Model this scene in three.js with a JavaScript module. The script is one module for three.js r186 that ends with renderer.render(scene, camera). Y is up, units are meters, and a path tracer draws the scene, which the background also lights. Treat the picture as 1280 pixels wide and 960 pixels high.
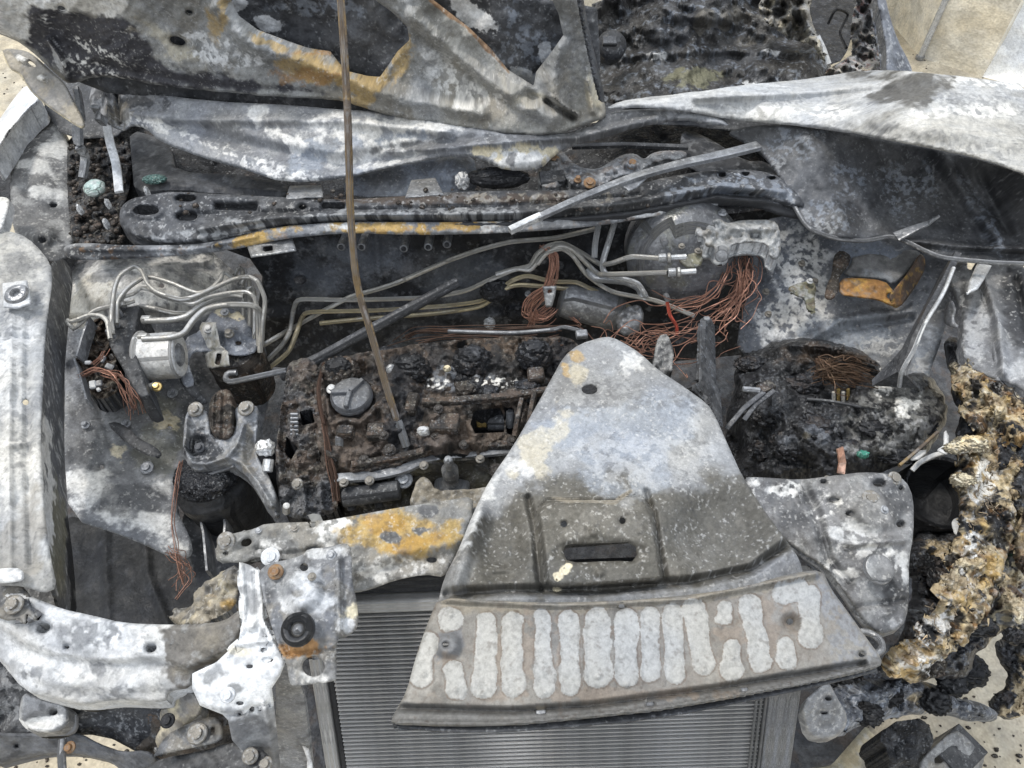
import * as THREE from 'three';
import { RoundedBoxGeometry } from 'three/addons/geometries/RoundedBoxGeometry.js';
import { mergeGeometries, mergeVertices } from 'three/addons/utils/BufferGeometryUtils.js';
import { createNoise3D } from 'simplex-noise';

// ---------------------------------------------------------------- camera, sky, sun, exposure
const scene = new THREE.Scene();
const FOV = 55, PITCH = -50 * Math.PI / 180;
const CAM = new THREE.Vector3(0, 1.838, 0.829);
const camera = new THREE.PerspectiveCamera(FOV, 4 / 3, 0.05, 60);
camera.position.copy(CAM); camera.rotation.x = PITCH; camera.updateMatrixWorld();
scene.add(camera);
const renderer = new THREE.WebGLRenderer({ antialias: true });
renderer.toneMapping = THREE.LinearToneMapping;
renderer.toneMappingExposure = 1.5;
renderer.shadowMap.enabled = true;
{ // a bright overcast sky: even cloud, a little brighter towards the zenith
  const w = 64, h = 32, d = new Float32Array(w * h * 4);
  for (let j = 0; j < h; j++) for (let i = 0; i < w; i++) {
    const el = ((j + 0.5) / h - 0.5) * Math.PI, k = (j * w + i) * 4;
    const v = el > 0 ? 0.26 + 1.04 * Math.sin(el) : 0.13;
    d[k] = v * 0.95; d[k + 1] = v; d[k + 2] = v * 1.06; d[k + 3] = 1;
  }
  const t = new THREE.DataTexture(d, w, h, THREE.RGBAFormat, THREE.FloatType);
  t.mapping = THREE.EquirectangularReflectionMapping; t.magFilter = THREE.LinearFilter; t.needsUpdate = true;
  scene.background = t; scene.environment = t;
}
const sun = new THREE.DirectionalLight(0xfff8ee, 1.5);
sun.position.set(-1.5, 4.2, -0.5); sun.target.position.set(0, 0.8, 0);
sun.castShadow = true; sun.shadow.radius = 20; sun.shadow.mapSize.set(2048, 2048);
Object.assign(sun.shadow.camera, { left: -2, right: 2, top: 2, bottom: -2, near: 0.1, far: 8 });
scene.add(sun, sun.target);

// ---------------------------------------------------------------- helpers
const V = (x, y, z) => new THREE.Vector3(x, y, z);
function rng(a) { return () => { a |= 0; a = a + 0x6D2B79F5 | 0; let t = Math.imul(a ^ a >>> 15, 1 | a); t = t + Math.imul(t ^ t >>> 7, 61 | t) ^ t; return ((t ^ t >>> 14) >>> 0) / 4294967296; }; }
const R = rng(7), S3 = createNoise3D(rng(11));
const FL = 480 / Math.tan(FOV * Math.PI / 360), CP = Math.cos(PITCH), SP = Math.sin(PITCH);
// a traced point (photo coordinates) laid at its height y above the floor
function P(px, py, y) {
  const dx = (px - 640) / FL, dy = (480 - py) / FL, vy = dy * CP + SP, vz = dy * SP - CP, t = (y - CAM.y) / vy;
  return V(CAM.x + dx * t, y, CAM.z + vz * t);
}
const sstep = (a, b, x) => { const t = Math.min(1, Math.max(0, (x - a) / (b - a))); return t * t * (3 - 2 * t); };
const mix = (a, b, t) => a + (b - a) * t;

// tileable noise tables with a flat histogram, so that a threshold is a coverage
const NS = 512;
function table(seed, lat, oct, ridged) {
  const out = new Float32Array(NS * NS); let amp = 1;
  const r = rng(seed);
  for (let o = 0; o < oct; o++, lat *= 2, amp *= 0.55) {
    if (lat > NS) break;
    const g = new Float32Array(lat * lat); for (let i = 0; i < g.length; i++) g[i] = r();
    const st = NS / lat;
    for (let y = 0; y < NS; y++) {
      const fy = y / st, y0 = fy | 0, ty = fy - y0, sy = ty * ty * (3 - 2 * ty), y1 = (y0 + 1) % lat;
      for (let x = 0; x < NS; x++) {
        const fx = x / st, x0 = fx | 0, tx = fx - x0, sx = tx * tx * (3 - 2 * tx), x1 = (x0 + 1) % lat;
        let v = mix(mix(g[y0 * lat + x0], g[y0 * lat + x1], sx), mix(g[y1 * lat + x0], g[y1 * lat + x1], sx), sy);
        if (ridged) v = 1 - Math.abs(2 * v - 1);
        out[y * NS + x] += v * amp;
      }
    }
  }
  const idx = new Uint32Array(NS * NS).map((_, i) => i).sort((a, b) => out[a] - out[b]);
  const eq = new Float32Array(NS * NS); for (let i = 0; i < idx.length; i++) eq[idx[i]] = i / idx.length;
  return eq;
}
const T0 = [table(1, 8, 6), table(5, 32, 5), table(6, 64, 4)], T1 = [table(2, 8, 2), table(7, 32, 2), table(7, 32, 2)], T2 = [table(3, 8, 5, true), table(8, 32, 4, true), table(9, 64, 3, true)];
const T3 = [T0[2], T0[2], T0[2]];
function N(t, u, v) {
  u = ((u % NS) + NS) % NS; v = ((v % NS) + NS) % NS;
  const x0 = u | 0, y0 = v | 0, fx = u - x0, fy = v - y0, x1 = (x0 + 1) & 511, y1 = (y0 + 1) & 511;
  return mix(mix(t[y0 * NS + x0], t[y0 * NS + x1], fx), mix(t[y1 * NS + x0], t[y1 * NS + x1], fx), fy);
}
const rotC = [], rotS = []; for (let i = 0; i < 64; i++) { rotC.push(Math.cos(i * 2.4)); rotS.push(Math.sin(i * 2.4)); }
function nz(t, a, b, s, o = 0) { // feature size s; the table is picked so that the tile stays large; every use is turned its own way
  const i = t === T3 || s < .016 ? 2 : s < .055 ? 1 : 0, k = (i === 2 ? 8 : i === 1 ? 16 : 64) / s, c = rotC[o & 63], q = rotS[o & 63];
  return N(t[i], (a * c - b * q) * k + o * 37.7, (a * q + b * c) * k + o * 71.3);
}

// thin plate spline through control points [px, py, y]
function tps(c) {
  if (typeof c === 'number') return () => c;
  if (typeof c === 'function') return c;
  const n = c.length, m = n + 3, A = [], k = d2 => d2 < 1e-9 ? 0 : d2 * Math.log(d2), sc = 1 / 300;
  const q = c.map(p => [p[0] * sc, p[1] * sc, p[2]]);
  for (let i = 0; i < n; i++) { const r = []; for (let j = 0; j < n; j++) r.push(k((q[i][0] - q[j][0]) ** 2 + (q[i][1] - q[j][1]) ** 2) + (i === j ? 1e-6 : 0)); r.push(1, q[i][0], q[i][1], q[i][2]); A.push(r); }
  for (let e = 0; e < 3; e++) { const r = q.map(p => e ? p[e - 1] : 1); r.push(0, 0, 0, 0); A.push(r); }
  for (let i = 0; i < m; i++) {
    let b = i; for (let j = i + 1; j < m; j++) if (Math.abs(A[j][i]) > Math.abs(A[b][i])) b = j;
    [A[i], A[b]] = [A[b], A[i]]; if (Math.abs(A[i][i]) < 1e-12) A[i][i] = 1e-9;
    for (let j = 0; j < m; j++) if (j !== i) { const f = A[j][i] / A[i][i]; if (f) for (let l = i; l <= m; l++) A[j][l] -= f * A[i][l]; }
  }
  const w = A.map((r, i) => r[m] / r[i]);
  return (x, y) => { x *= sc; y *= sc; let s = w[n] + w[n + 1] * x + w[n + 2] * y; for (let i = 0; i < n; i++) s += w[i] * k((x - q[i][0]) ** 2 + (y - q[i][1]) ** 2); return s; };
}
const segD = (x, y, a, b) => { const dx = b[0] - a[0], dy = b[1] - a[1], t = Math.min(1, Math.max(0, ((x - a[0]) * dx + (y - a[1]) * dy) / (dx * dx + dy * dy || 1))); return Math.hypot(x - a[0] - t * dx, y - a[1] - t * dy); };
const lineD = (x, y, p) => { let d = 1e9; for (let i = 0; i + 1 < p.length; i++) d = Math.min(d, segD(x, y, p[i], p[i + 1])); return d; };
function polyD(x, y, p) { // signed, positive inside
  let d = 1e9, c = false;
  for (let i = 0, j = p.length - 1; i < p.length; j = i++) {
    d = Math.min(d, segD(x, y, p[j], p[i]));
    if ((p[i][1] > y) !== (p[j][1] > y) && x < (p[j][0] - p[i][0]) * (y - p[i][1]) / (p[j][1] - p[i][1]) + p[i][0]) c = !c;
  }
  return c ? d : -d;
}
function chaikin(p, n = 1) { for (; n-- > 0;) { const q = []; for (let i = 0; i < p.length; i++) { const a = p[i], b = p[(i + 1) % p.length]; q.push([mix(a[0], b[0], .22), mix(a[1], b[1], .22)], [mix(a[0], b[0], .78), mix(a[1], b[1], .78)]); } p = q; } return p; }
const ell = (x, y, rx, ry = rx, deg = 0, n = 18) => { const o = [], c = Math.cos(deg * Math.PI / 180), s = Math.sin(deg * Math.PI / 180); for (let i = 0; i < n; i++) { const a = i / n * 6.2832, u = Math.cos(a) * rx, v = Math.sin(a) * ry; o.push([x + u * c - v * s, y + u * s + v * c]); } return o; };
const quad = (x, y, w, h, deg = 0) => ell(0, 0, 1, 1, 0, 4).map((_, i) => { const a = deg * Math.PI / 180, u = [-w, w, w, -w][i], v = [-h, -h, h, h][i]; return [x + u * Math.cos(a) - v * Math.sin(a), y + u * Math.sin(a) + v * Math.cos(a)]; });

// surface relief: each returns a height change at a traced point
const dome = (x, y, rx, ry, dy, flat = 0, deg = 0) => { const c = Math.cos(deg * Math.PI / 180), s = Math.sin(deg * Math.PI / 180); return (u, v) => { const a = u - x, b = v - y, d = Math.hypot((a * c + b * s) / rx, (-a * s + b * c) / ry); return d >= 1 ? 0 : dy * sstep(1, flat, d); }; };
const ridge = (pts, w, dy) => (u, v) => { const d = lineD(u, v, pts) / w; return d >= 1 ? 0 : dy * (0.5 + 0.5 * Math.cos(d * Math.PI)); };
const plate = (poly, dy, soft = 4) => (u, v) => dy * sstep(-soft, soft, polyD(u, v, poly));

// paint: matter on a surface, laid down in layers
const K = { ash: [.60, .60, .59], pale: [.50, .51, .52], light: [.33, .34, .35], grey: [.19, .195, .205], mid: [.115, .118, .125], dark: [.055, .057, .062], soot: [.022, .023, .026], black: [.008, .008, .009], rust: [.21, .115, .05], ochre: [.46, .29, .07], orange: [.30, .165, .065], brown: [.068, .052, .042], umber: [.115, .082, .062], tan: [.42, .35, .24], cream: [.58, .52, .38], taupe: [.24, .22, .185], blue: [.30, .335, .39], steel: [.14, .15, .17], copper: [.25, .115, .07], olive: [.15, .145, .10] };
let seed = 0;
const cov = (c, coverage, s, o = {}) => ({ sm: s < .0095, t: 0, c: K[c] || c, th: 1 - coverage * (s < .0095 ? .8 : 1), s: s < .0095 ? s * .6 : s, w: s < .0095 ? .12 : .24, a: s < .0095 ? .36 : .52, k: [1, 1], T: T0, o: ++seed, ...o });
const blob = (c, at, o = {}) => ({ t: 1, c: K[c] || c, at, e: .8, s: .05, w: .12, a: 1, T: T0, o: ++seed, ...o });
const stroke = (c, ln, r, o = {}) => ({ t: 2, c: K[c] || c, ln, r, e: .8, s: .03, w: .2, a: 1, T: T0, o: ++seed, ...o });
const zone = (c, poly, o = {}) => ({ t: 3, c: K[c] || c, poly, r: 10, e: 1, s: .04, w: .25, a: 1, T: T0, o: ++seed, ...o });
const shape = (c, fn, o = {}) => ({ t: 4, c: K[c] || c, fn, r: 4, e: .5, s: .012, w: .12, a: 1, T: T0, o: ++seed, ...o });
const rgb = [0, 0, 0];
function evalPaint(L, px, py, a, b) {
  const base = K[L[0]] || L[0], v = mix(.78, 1.22, nz(T0, a, b, .07, 5)) * mix(.86, 1.14, nz(T3, a, b, .006, 9));
  let r = base[0] * v, g = base[1] * v, bl = base[2] * v;
  let hs = Math.sin(Math.round(a * 900) * 12.9898 + Math.round(b * 900) * 78.233) * 43758.5453; hs -= Math.floor(hs); hs -= .5;
  const gr = .22 * (nz(T0, a, b, .004, 21) - .5) + .18 * (nz(T0, a, b, .014, 33) - .5) + .10 * hs;
  r *= 1 + .26 * hs; g *= 1 + .26 * hs; bl *= 1 + .26 * hs;
  for (let i = 1; i < L.length; i++) {
    const l = L[i]; let m;
    if (l.t === 0) m = sstep(l.th - l.w, l.th + l.w, (l.k[0] === l.k[1] ? nz(l.T, a, b, l.s, l.o) : nz(l.T, a * l.k[0], b * l.k[1], l.s, 64)) + gr);
    else {
      let d;
      if (l.t === 1) { d = -9; for (const q of l.at) { const rx = q[2], ry = q[3] ?? rx, dg = (q[4] || 0) * Math.PI / 180, u = px - q[0], w = py - q[1], c = Math.cos(dg), s = Math.sin(dg); d = Math.max(d, 1 - Math.hypot((u * c + w * s) / rx, (w * c - u * s) / ry)); if (d > .99) break; } }
      else if (l.t === 2) d = 1 - lineD(px, py, l.ln) / l.r;
      else if (l.t === 3) d = polyD(px, py, l.poly) / l.r;
      else d = l.fn(px, py) / l.r;
      if (d < -l.e - l.w - .4) continue;
      const sw = l.w + .26 * Math.min(1, l.e * l.e * 1.3); m = sstep(-sw, sw, d + l.e * (nz(l.T, a, b, l.s, l.o) - .5) * 1.6 + gr * .9);
    }
    if (l.sp && m > 0) m *= sstep(l.sp[0] - .2, l.sp[0] + .2, nz(T0, a, b, l.sp[1], l.o + 3) + gr * .7);
    m *= l.a; if (m <= 0) continue;
    const f = mix(.84, 1.16, nz(T3, a, b, .004, l.o)) + .2 * hs;
    r = mix(r, l.c[0] * f, m); g = mix(g, l.c[1] * f, m); bl = mix(bl, l.c[2] * f, m);
  }
  const ox = nz(T0, a, b, .13, 17) - .5; // oxide tint, straw to blue
  rgb[0] = r * (1 + .07 * ox); rgb[1] = g * (1 + .02 * ox); rgb[2] = bl * (1 - .08 * ox);
}
const enc = new Uint8Array(4097); for (let i = 0; i <= 4096; i++) { const c = i / 4096; enc[i] = Math.round(255 * (c <= .0031308 ? 12.92 * c : 1.055 * c ** (1 / 2.4) - .055)); }
const e8 = c => enc[Math.max(0, Math.min(4096, c * 4096 | 0))];
function dataTex(d, w, h, srgb, rep) {
  const t = new THREE.DataTexture(d, w, h, THREE.RGBAFormat); t.magFilter = THREE.LinearFilter; t.minFilter = THREE.LinearFilter;
  if (srgb) t.colorSpace = THREE.SRGBColorSpace;
  if (rep) { t.wrapS = t.wrapT = THREE.RepeatWrapping; t.repeat.set(1 / rep, 1 / rep); }
  t.needsUpdate = true; return t;
}
function bumpTex(fn, rep) { const d = new Uint8Array(NS * NS * 4); for (let i = 0; i < NS * NS; i++) { const v = 255 * fn(i % NS, i / NS | 0); d[i * 4] = d[i * 4 + 1] = d[i * 4 + 2] = v; d[i * 4 + 3] = 255; } return dataTex(d, NS, NS, false, rep); }
const BUMP = {
  grain: bumpTex((x, y) => .5 * T0[1][y * NS + x] + .5 * T0[2][y * NS + x], .4),
  crust: bumpTex((x, y) => .65 * T2[1][y * NS + x] + .35 * T0[2][y * NS + x], .36),
  smooth: bumpTex((x, y) => T1[0][y * NS + x], .5),
};
const ROUGH = bumpTex((x, y) => .6 + .4 * T0[1][y * NS + x], .6);
function matOf(o = {}) {
  return new THREE.MeshPhysicalMaterial({ specularIntensity: o.spec ?? (o.metal ? 1 : .45), roughness: o.rough ?? .8, roughnessMap: ROUGH, metalness: o.metal ?? 0, bumpMap: BUMP[o.bump || 'grain'], bumpScale: o.bs ?? .0012 });
}
// shared mottled materials for small parts
function mk(layers, o = {}) {
  const n = 256, size = o.size || .2, d = new Uint8Array(n * n * 4);
  for (let j = 0; j < n; j++) for (let i = 0; i < n; i++) { evalPaint(layers, 0, 0, i / n * size, j / n * size); const k = (j * n + i) * 4; d[k] = e8(rgb[0]); d[k + 1] = e8(rgb[1]); d[k + 2] = e8(rgb[2]); d[k + 3] = 255; }
  const m = matOf(o); m.map = dataTex(d, n, n, true, size); m.map.wrapS = m.map.wrapT = THREE.MirroredRepeatWrapping; return m;
}
const M = {
  alloy: mk(['grey', cov('light', .45, .03), cov('mid', .25, .02), cov('pale', .1, .008)], { rough: .5, metal: .35 }),
  steel: mk(['grey', cov('light', .3, .03), cov('dark', .25, .02), cov('ash', .1, .006)], { rough: .6, metal: .2 }),
  darksteel: mk(['dark', cov('mid', .35, .03), cov('soot', .3, .02), cov('light', .06, .005)], { rough: .6 }),
  soot: mk(['soot', cov('black', .4, .03), cov('dark', .25, .015), cov('grey', .04, .006)], { rough: .62, bump: 'crust', bs: .002 }),
  char: mk(['soot', cov('black', .35, .03), cov('dark', .3, .01, { T: T2 }), cov('steel', .09, .006), cov('brown', .15, .02)], { rough: .5, bump: 'crust', bs: .003, size: .15 }),
  crust: mk([[.042, .037, .033], cov('soot', .35, .025), cov('umber', .35, .015), cov('taupe', .16, .008), cov('light', .08, .004)], { rough: .85, bump: 'crust', bs: .003 }),
  ash: mk(['pale', cov('ash', .5, .03), cov('grey', .15, .02), cov('dark', .04, .006)], { rough: .9 }),
  rust: mk(['rust', cov('ochre', .3, .025), cov('brown', .25, .015), cov('grey', .1, .01)], { rough: .9 }),
  rod: mk([[.13, .105, .085], cov([.32, .21, .07], .28, .05), cov('brown', .25, .02), cov('grey', .35, .02)], { rough: .8 }),
  line: mk([[.40, .385, .35], cov('pale', .4, .05), cov('light', .2, .03), cov('taupe', .15, .02)], { rough: .5, metal: .2 }),
  goldline: mk([[.42, .36, .23], cov('taupe', .4, .04), cov('pale', .12, .03)], { rough: .5, metal: .2 }),
  silver: mk(['pale', cov('ash', .3, .03), cov('light', .2, .02)], { rough: .4, metal: .4 }),
  copper: mk([[.58, .33, .24], cov([.75, .5, .38], .35, .01), cov('brown', .3, .012), cov('soot', .12, .01)], { rough: .45, metal: .25 }),
  wire: mk(['umber', cov('copper', .3, .015), cov('soot', .35, .015), cov('taupe', .1, .01)], { rough: .7 }),
  rubber: mk([[.035, .036, .038], cov('dark', .35, .03), cov('soot', .3, .02)], { rough: .6 }),
  brass: mk([[.55, .40, .16], cov('umber', .15, .01)], { rough: .35, metal: .7 }),
  glass: mk([[.34, .43, .40], cov([.20, .28, .26], .4, .02), cov('ash', .2, .01)], { rough: .35, bs: .002 }),
  wool: mk(['cream', cov('ochre', .25, .02), cov('umber', .15, .012), cov('soot', .1, .012), cov('ash', .15, .01)], { rough: 1, bump: 'crust', bs: .006 }),
  boltm: mk([[.17, .155, .13], cov('grey', .4, .02), cov('umber', .25, .012), cov('light', .3, .008), cov('soot', .2, .006)], { rough: .55, metal: .1 }),
  white: mk(['ash', cov('pale', .25, .03), cov('grey', .06, .01)], { rough: .7 }),
};

// colour maps share a few large pages; each keeps its own scale and place
const PG = 2048, pages = [];
function atlas(d, w, h, a0, b0, tx) {
  let pg = pages.find(p => { for (const s of p.shelves) if (s.h >= h && s.h < h * 1.6 + 20 && s.x + w <= PG) return true; return p.y + h <= PG; });
  if (!pg) { pg = { data: new Uint8Array(PG * PG * 4), shelves: [], y: 0 }; pg.tex = dataTex(pg.data, PG, PG, true); pages.push(pg); }
  let s = pg.shelves.find(s => s.h >= h && s.h < h * 1.6 + 20 && s.x + w <= PG);
  if (!s) { s = { x: 0, y: pg.y, h }; pg.y += h; pg.shelves.push(s); }
  for (let j = 0; j < h; j++) pg.data.set(d.subarray(j * w * 4, (j + 1) * w * 4), ((s.y + j) * PG + s.x) * 4);
  const t = pg.tex.clone(); t.repeat.set(1 / (PG * tx), 1 / (PG * tx)); t.offset.set((s.x - a0 / tx) / PG, (s.y - b0 / tx) / PG); t.needsUpdate = true;
  s.x += w; return t;
}

for (const k of ['copper', 'wire', 'wool']) M[k + 'V'] = Object.assign(M[k].clone(), { vertexColors: true });

// a sheet: traced outline, its heights, relief, thickness; the mesh is a fine grid cut along the outline
function sheet(name, parent, out, o = {}) {
  const L = o.L || 3.2, th = o.th ?? .004, dir = o.dir || [0, -1, 0];
  out = chaikin(out, o.ch ?? 1);
  const holes = o.hole || [], Hf = tps(o.h), roll = o.roll ?? 4, rd = o.rd ?? .004, feats = o.f || [], ns = o.n || [], rag = o.rag || 0, so = ++seed;
  let x0 = 1e9, y0 = 1e9, x1 = -1e9, y1 = -1e9; for (const p of out) { x0 = Math.min(x0, p[0]); x1 = Math.max(x1, p[0]); y0 = Math.min(y0, p[1]); y1 = Math.max(y1, p[1]); }
  x0 -= L; y0 -= L; const nx = Math.ceil((x1 - x0) / L) + 2, ny = Math.ceil((y1 - y0) / L) + 2, sd = new Float32Array(nx * ny);
  for (let j = 0; j < ny; j++) for (let i = 0; i < nx; i++) {
    const x = x0 + i * L, y = y0 + j * L; let d = polyD(x, y, out);
    if (rag) d += rag * (nz(T0, x * .0014, y * .0014, .03, so) - .62);
    for (const h of holes) d = Math.min(d, -polyD(x, y, h));
    sd[j * nx + i] = d;
  }
  const vid = new Map(), vx = [], vy = [], vd = [], tri = [];
  const node = k => { let v = vid.get(k); if (v === undefined) { v = vx.length; vid.set(k, v); vx.push(x0 + (k % nx) * L); vy.push(y0 + (k / nx | 0) * L); vd.push(sd[k]); } return v; };
  const cut = (a, b) => { if (a > b) [a, b] = [b, a]; const key = 'e' + a + '_' + b; let v = vid.get(key); if (v === undefined) { const t = Math.min(.93, Math.max(.07, sd[a] / (sd[a] - sd[b]))); v = vx.length; vid.set(key, v); vx.push(x0 + mix(a % nx, b % nx, t) * L); vy.push(y0 + mix(a / nx | 0, b / nx | 0, t) * L); vd.push(0); } return v; };
  const addT = (a, b, c) => {
    const q = [a, b, c], ins = q.map(k => sd[k] > 0), n = ins[0] + ins[1] + ins[2];
    if (n === 3) tri.push(node(a), node(b), node(c));
    else if (n === 1) { const i = ins.indexOf(true), p = q[i], r = q[(i + 1) % 3], s = q[(i + 2) % 3]; tri.push(node(p), cut(p, r), cut(p, s)); }
    else if (n === 2) { const i = ins.indexOf(false), p = q[i], r = q[(i + 1) % 3], s = q[(i + 2) % 3]; const u = cut(p, r), w = cut(p, s); tri.push(u, node(r), node(s), u, node(s), w); }
  };
  for (let j = 0; j < ny - 1; j++) for (let i = 0; i < nx - 1; i++) { const a = j * nx + i, b = a + 1, c = a + nx, d = c + 1; if ((i + j) & 1) { addT(a, c, b); addT(b, c, d); } else { addT(a, c, d); addT(a, d, b); } }
  const nv = vx.length, pos = new Float32Array(nv * 3);
  for (let i = 0; i < nv; i++) {
    const x = vx[i], y = vy[i]; let h = Hf(x, y);
    const bx = x * .0014, by = y * .0014;
    for (const f of feats) h += f(x, y);
    for (const [amp, s, t, off] of ns) h += amp * (nz(t || T0, bx, by, s, so + (off || 0)) - .5) * 2;
    if (roll > 0 && vd[i] < roll) { const q = 1 - vd[i] / roll; h -= rd * (1 - Math.sqrt(Math.max(0, 1 - q * q))); }
    const p = P(x, y, h); pos[i * 3] = p.x; pos[i * 3 + 1] = p.y; pos[i * 3 + 2] = p.z;
  }
  const top = new THREE.BufferGeometry(); top.setAttribute('position', new THREE.BufferAttribute(pos, 3)); top.setIndex(tri); top.computeVertexNormals();
  // edge walls and underside
  const ec = new Map(); for (let i = 0; i < tri.length; i += 3) for (let e = 0; e < 3; e++) { const a = tri[i + e], b = tri[i + (e + 1) % 3]; const rk = b + '_' + a; if (ec.has(rk)) ec.delete(rk); else ec.set(a + '_' + b, [a, b]); }
  const wp = [], wi = [], nrm = top.attributes.normal.array, bot = new Float32Array(nv * 3);
  for (let i = 0; i < nv; i++) for (let e = 0; e < 3; e++) bot[i * 3 + e] = pos[i * 3 + e] + (th > .012 ? dir[e] : -nrm[i * 3 + e]) * th;
  for (const [a, b] of ec.values()) { const k = wp.length / 3; for (const [s, i] of [[pos, a], [pos, b], [bot, a], [bot, b]]) wp.push(s[i * 3], s[i * 3 + 1], s[i * 3 + 2]); wi.push(k, k + 2, k + 1, k + 1, k + 2, k + 3); }
  const mn = V(0, 0, 0); for (let i = 0; i < nv; i++) mn.add(V(nrm[i * 3], nrm[i * 3 + 1], nrm[i * 3 + 2])); mn.normalize(); // the sheet's own mean plane
  const ua = V(1, 0, 0).addScaledVector(mn, -mn.x).normalize(), va = ua.clone().cross(mn).normalize();
  const uvOf = p => { const n = p.length / 3, u = new Float32Array(n * 2); for (let i = 0; i < n; i++) { u[i * 2] = p[i * 3] * ua.x + p[i * 3 + 1] * ua.y + p[i * 3 + 2] * ua.z; u[i * 2 + 1] = p[i * 3] * va.x + p[i * 3 + 1] * va.y + p[i * 3 + 2] * va.z; } return u; };
  top.setAttribute('uv', new THREE.BufferAttribute(uvOf(pos), 2));
  let wall = new THREE.BufferGeometry(); wall.setAttribute('position', new THREE.Float32BufferAttribute(wp, 3)); wall.setIndex(wi); wall = mergeVertices(wall, 1e-5); wall.computeVertexNormals(); wall.setAttribute('uv', new THREE.BufferAttribute(uvOf(wall.attributes.position.array), 2));
  const gs = [top, wall];
  if (th <= .03 && !o.open) { const bt = new THREE.BufferGeometry(); bt.setAttribute('position', new THREE.BufferAttribute(bot, 3)); bt.setAttribute('uv', new THREE.BufferAttribute(uvOf(bot), 2)); const ti = tri.slice(); for (let i = 0; i < ti.length; i += 3) [ti[i], ti[i + 1]] = [ti[i + 1], ti[i]]; bt.setIndex(ti); bt.computeVertexNormals(); gs.push(bt); }
  const deep = th > .012 && o.paint; if (deep) { wall = metric(wall); gs.splice(1, 1); }
  let g = mergeGeometries(gs); if (deep) g = mergeGeometries([g, wall], true);
  let m = o.mat;
  if (o.paint) {
    // colour map in the sheet's own surface metres: every texel takes the matter found at its place on the surface
    const uv = top.attributes.uv.array; let a0 = 1e9, b0 = 1e9, a1 = -1e9, b1 = -1e9;
    for (let i = 0; i < nv; i++) { a0 = Math.min(a0, uv[i * 2]); a1 = Math.max(a1, uv[i * 2]); b0 = Math.min(b0, uv[i * 2 + 1]); b1 = Math.max(b1, uv[i * 2 + 1]); }
    const tx = Math.max(o.tex || .0011, (a1 - a0) / 1500, (b1 - b0) / 1500), mg = 10 * tx; a0 -= mg; b0 -= mg; a1 += mg; b1 += mg;
    const w = Math.ceil((a1 - a0) / tx), h = Math.ceil((b1 - b0) / tx), d = new Uint8Array(w * h * 4);
    for (let t = 0; t < tri.length; t += 3) {
      const [A, B, C] = [tri[t], tri[t + 1], tri[t + 2]], ax = (uv[A * 2] - a0) / tx, ay = (uv[A * 2 + 1] - b0) / tx, bx = (uv[B * 2] - a0) / tx, by = (uv[B * 2 + 1] - b0) / tx, cx = (uv[C * 2] - a0) / tx, cy = (uv[C * 2 + 1] - b0) / tx;
      const det = (by - cy) * (ax - cx) + (cx - bx) * (ay - cy); if (Math.abs(det) < 1e-7) continue;
      const mx0 = Math.max(0, Math.floor(Math.min(ax, bx, cx)) - 1), mx1 = Math.min(w - 1, Math.ceil(Math.max(ax, bx, cx))), my0 = Math.max(0, Math.floor(Math.min(ay, by, cy)) - 1), my1 = Math.min(h - 1, Math.ceil(Math.max(ay, by, cy)));
      for (let j = my0; j <= my1; j++) for (let i = mx0; i <= mx1; i++) {
        const k = (j * w + i) * 4, x = i + .5, y = j + .5, l1 = ((by - cy) * (x - cx) + (cx - bx) * (y - cy)) / det, l2 = ((cy - ay) * (x - cx) + (ax - cx) * (y - cy)) / det, l3 = 1 - l1 - l2;
        const inside = l1 >= -.001 && l2 >= -.001 && l3 >= -.001;
        if (!inside && (d[k + 3] || l1 < -.9 || l2 < -.9 || l3 < -.9)) continue;
        if (inside && d[k + 3] === 255) continue;
        evalPaint(o.paint, vx[A] * l1 + vx[B] * l2 + vx[C] * l3, vy[A] * l1 + vy[B] * l2 + vy[C] * l3, a0 + x * tx, b0 + y * tx);
        d[k] = e8(rgb[0]); d[k + 1] = e8(rgb[1]); d[k + 2] = e8(rgb[2]); d[k + 3] = inside ? 255 : 254;
      }
    }
    const e = (K[o.paint[0]] || o.paint[0]).map(e8);
    for (let k = 0; k < d.length; k += 4) { if (!d[k + 3]) { d[k] = e[0]; d[k + 1] = e[1]; d[k + 2] = e[2]; } d[k + 3] = 255; }
    m = matOf(o); m.map = atlas(d, w, h, a0, b0, tx);
  }
  if (deep) { const b = (K[o.paint[0]] || o.paint[0])[1]; m = [m, o.wm || (b > .3 ? M.ash : b > .12 ? M.steel : b > .045 ? M.darksteel : M.soot)]; }
  const mesh = new THREE.Mesh(g, m || M.steel); mesh.name = name; mesh.castShadow = mesh.receiveShadow = true; (parent || scene).add(mesh); mesh.userData.hf = Hf; return mesh;
}
const names = new Map();
function numbered(n) { const k = names.get(n) || 0; names.set(n, k + 1); return k ? n + '_' + String(k).padStart(3, '0') : n; }
const things = [];
function thing(name, label, category, group) { const g = new THREE.Group(); g.name = numbered(name); g.userData = { label, category }; if (group) g.userData.group = group; scene.add(g); things.push(g); return g; }
function single(mesh, label, category, group) { mesh.name = numbered(mesh.name); mesh.userData = { label, category }; if (group) mesh.userData.group = group; return mesh; }
function put(name, g, m, parent) { const q = new THREE.Mesh(g, m); q.name = name; q.castShadow = q.receiveShadow = true; (parent || scene).add(q); return q; }
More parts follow.
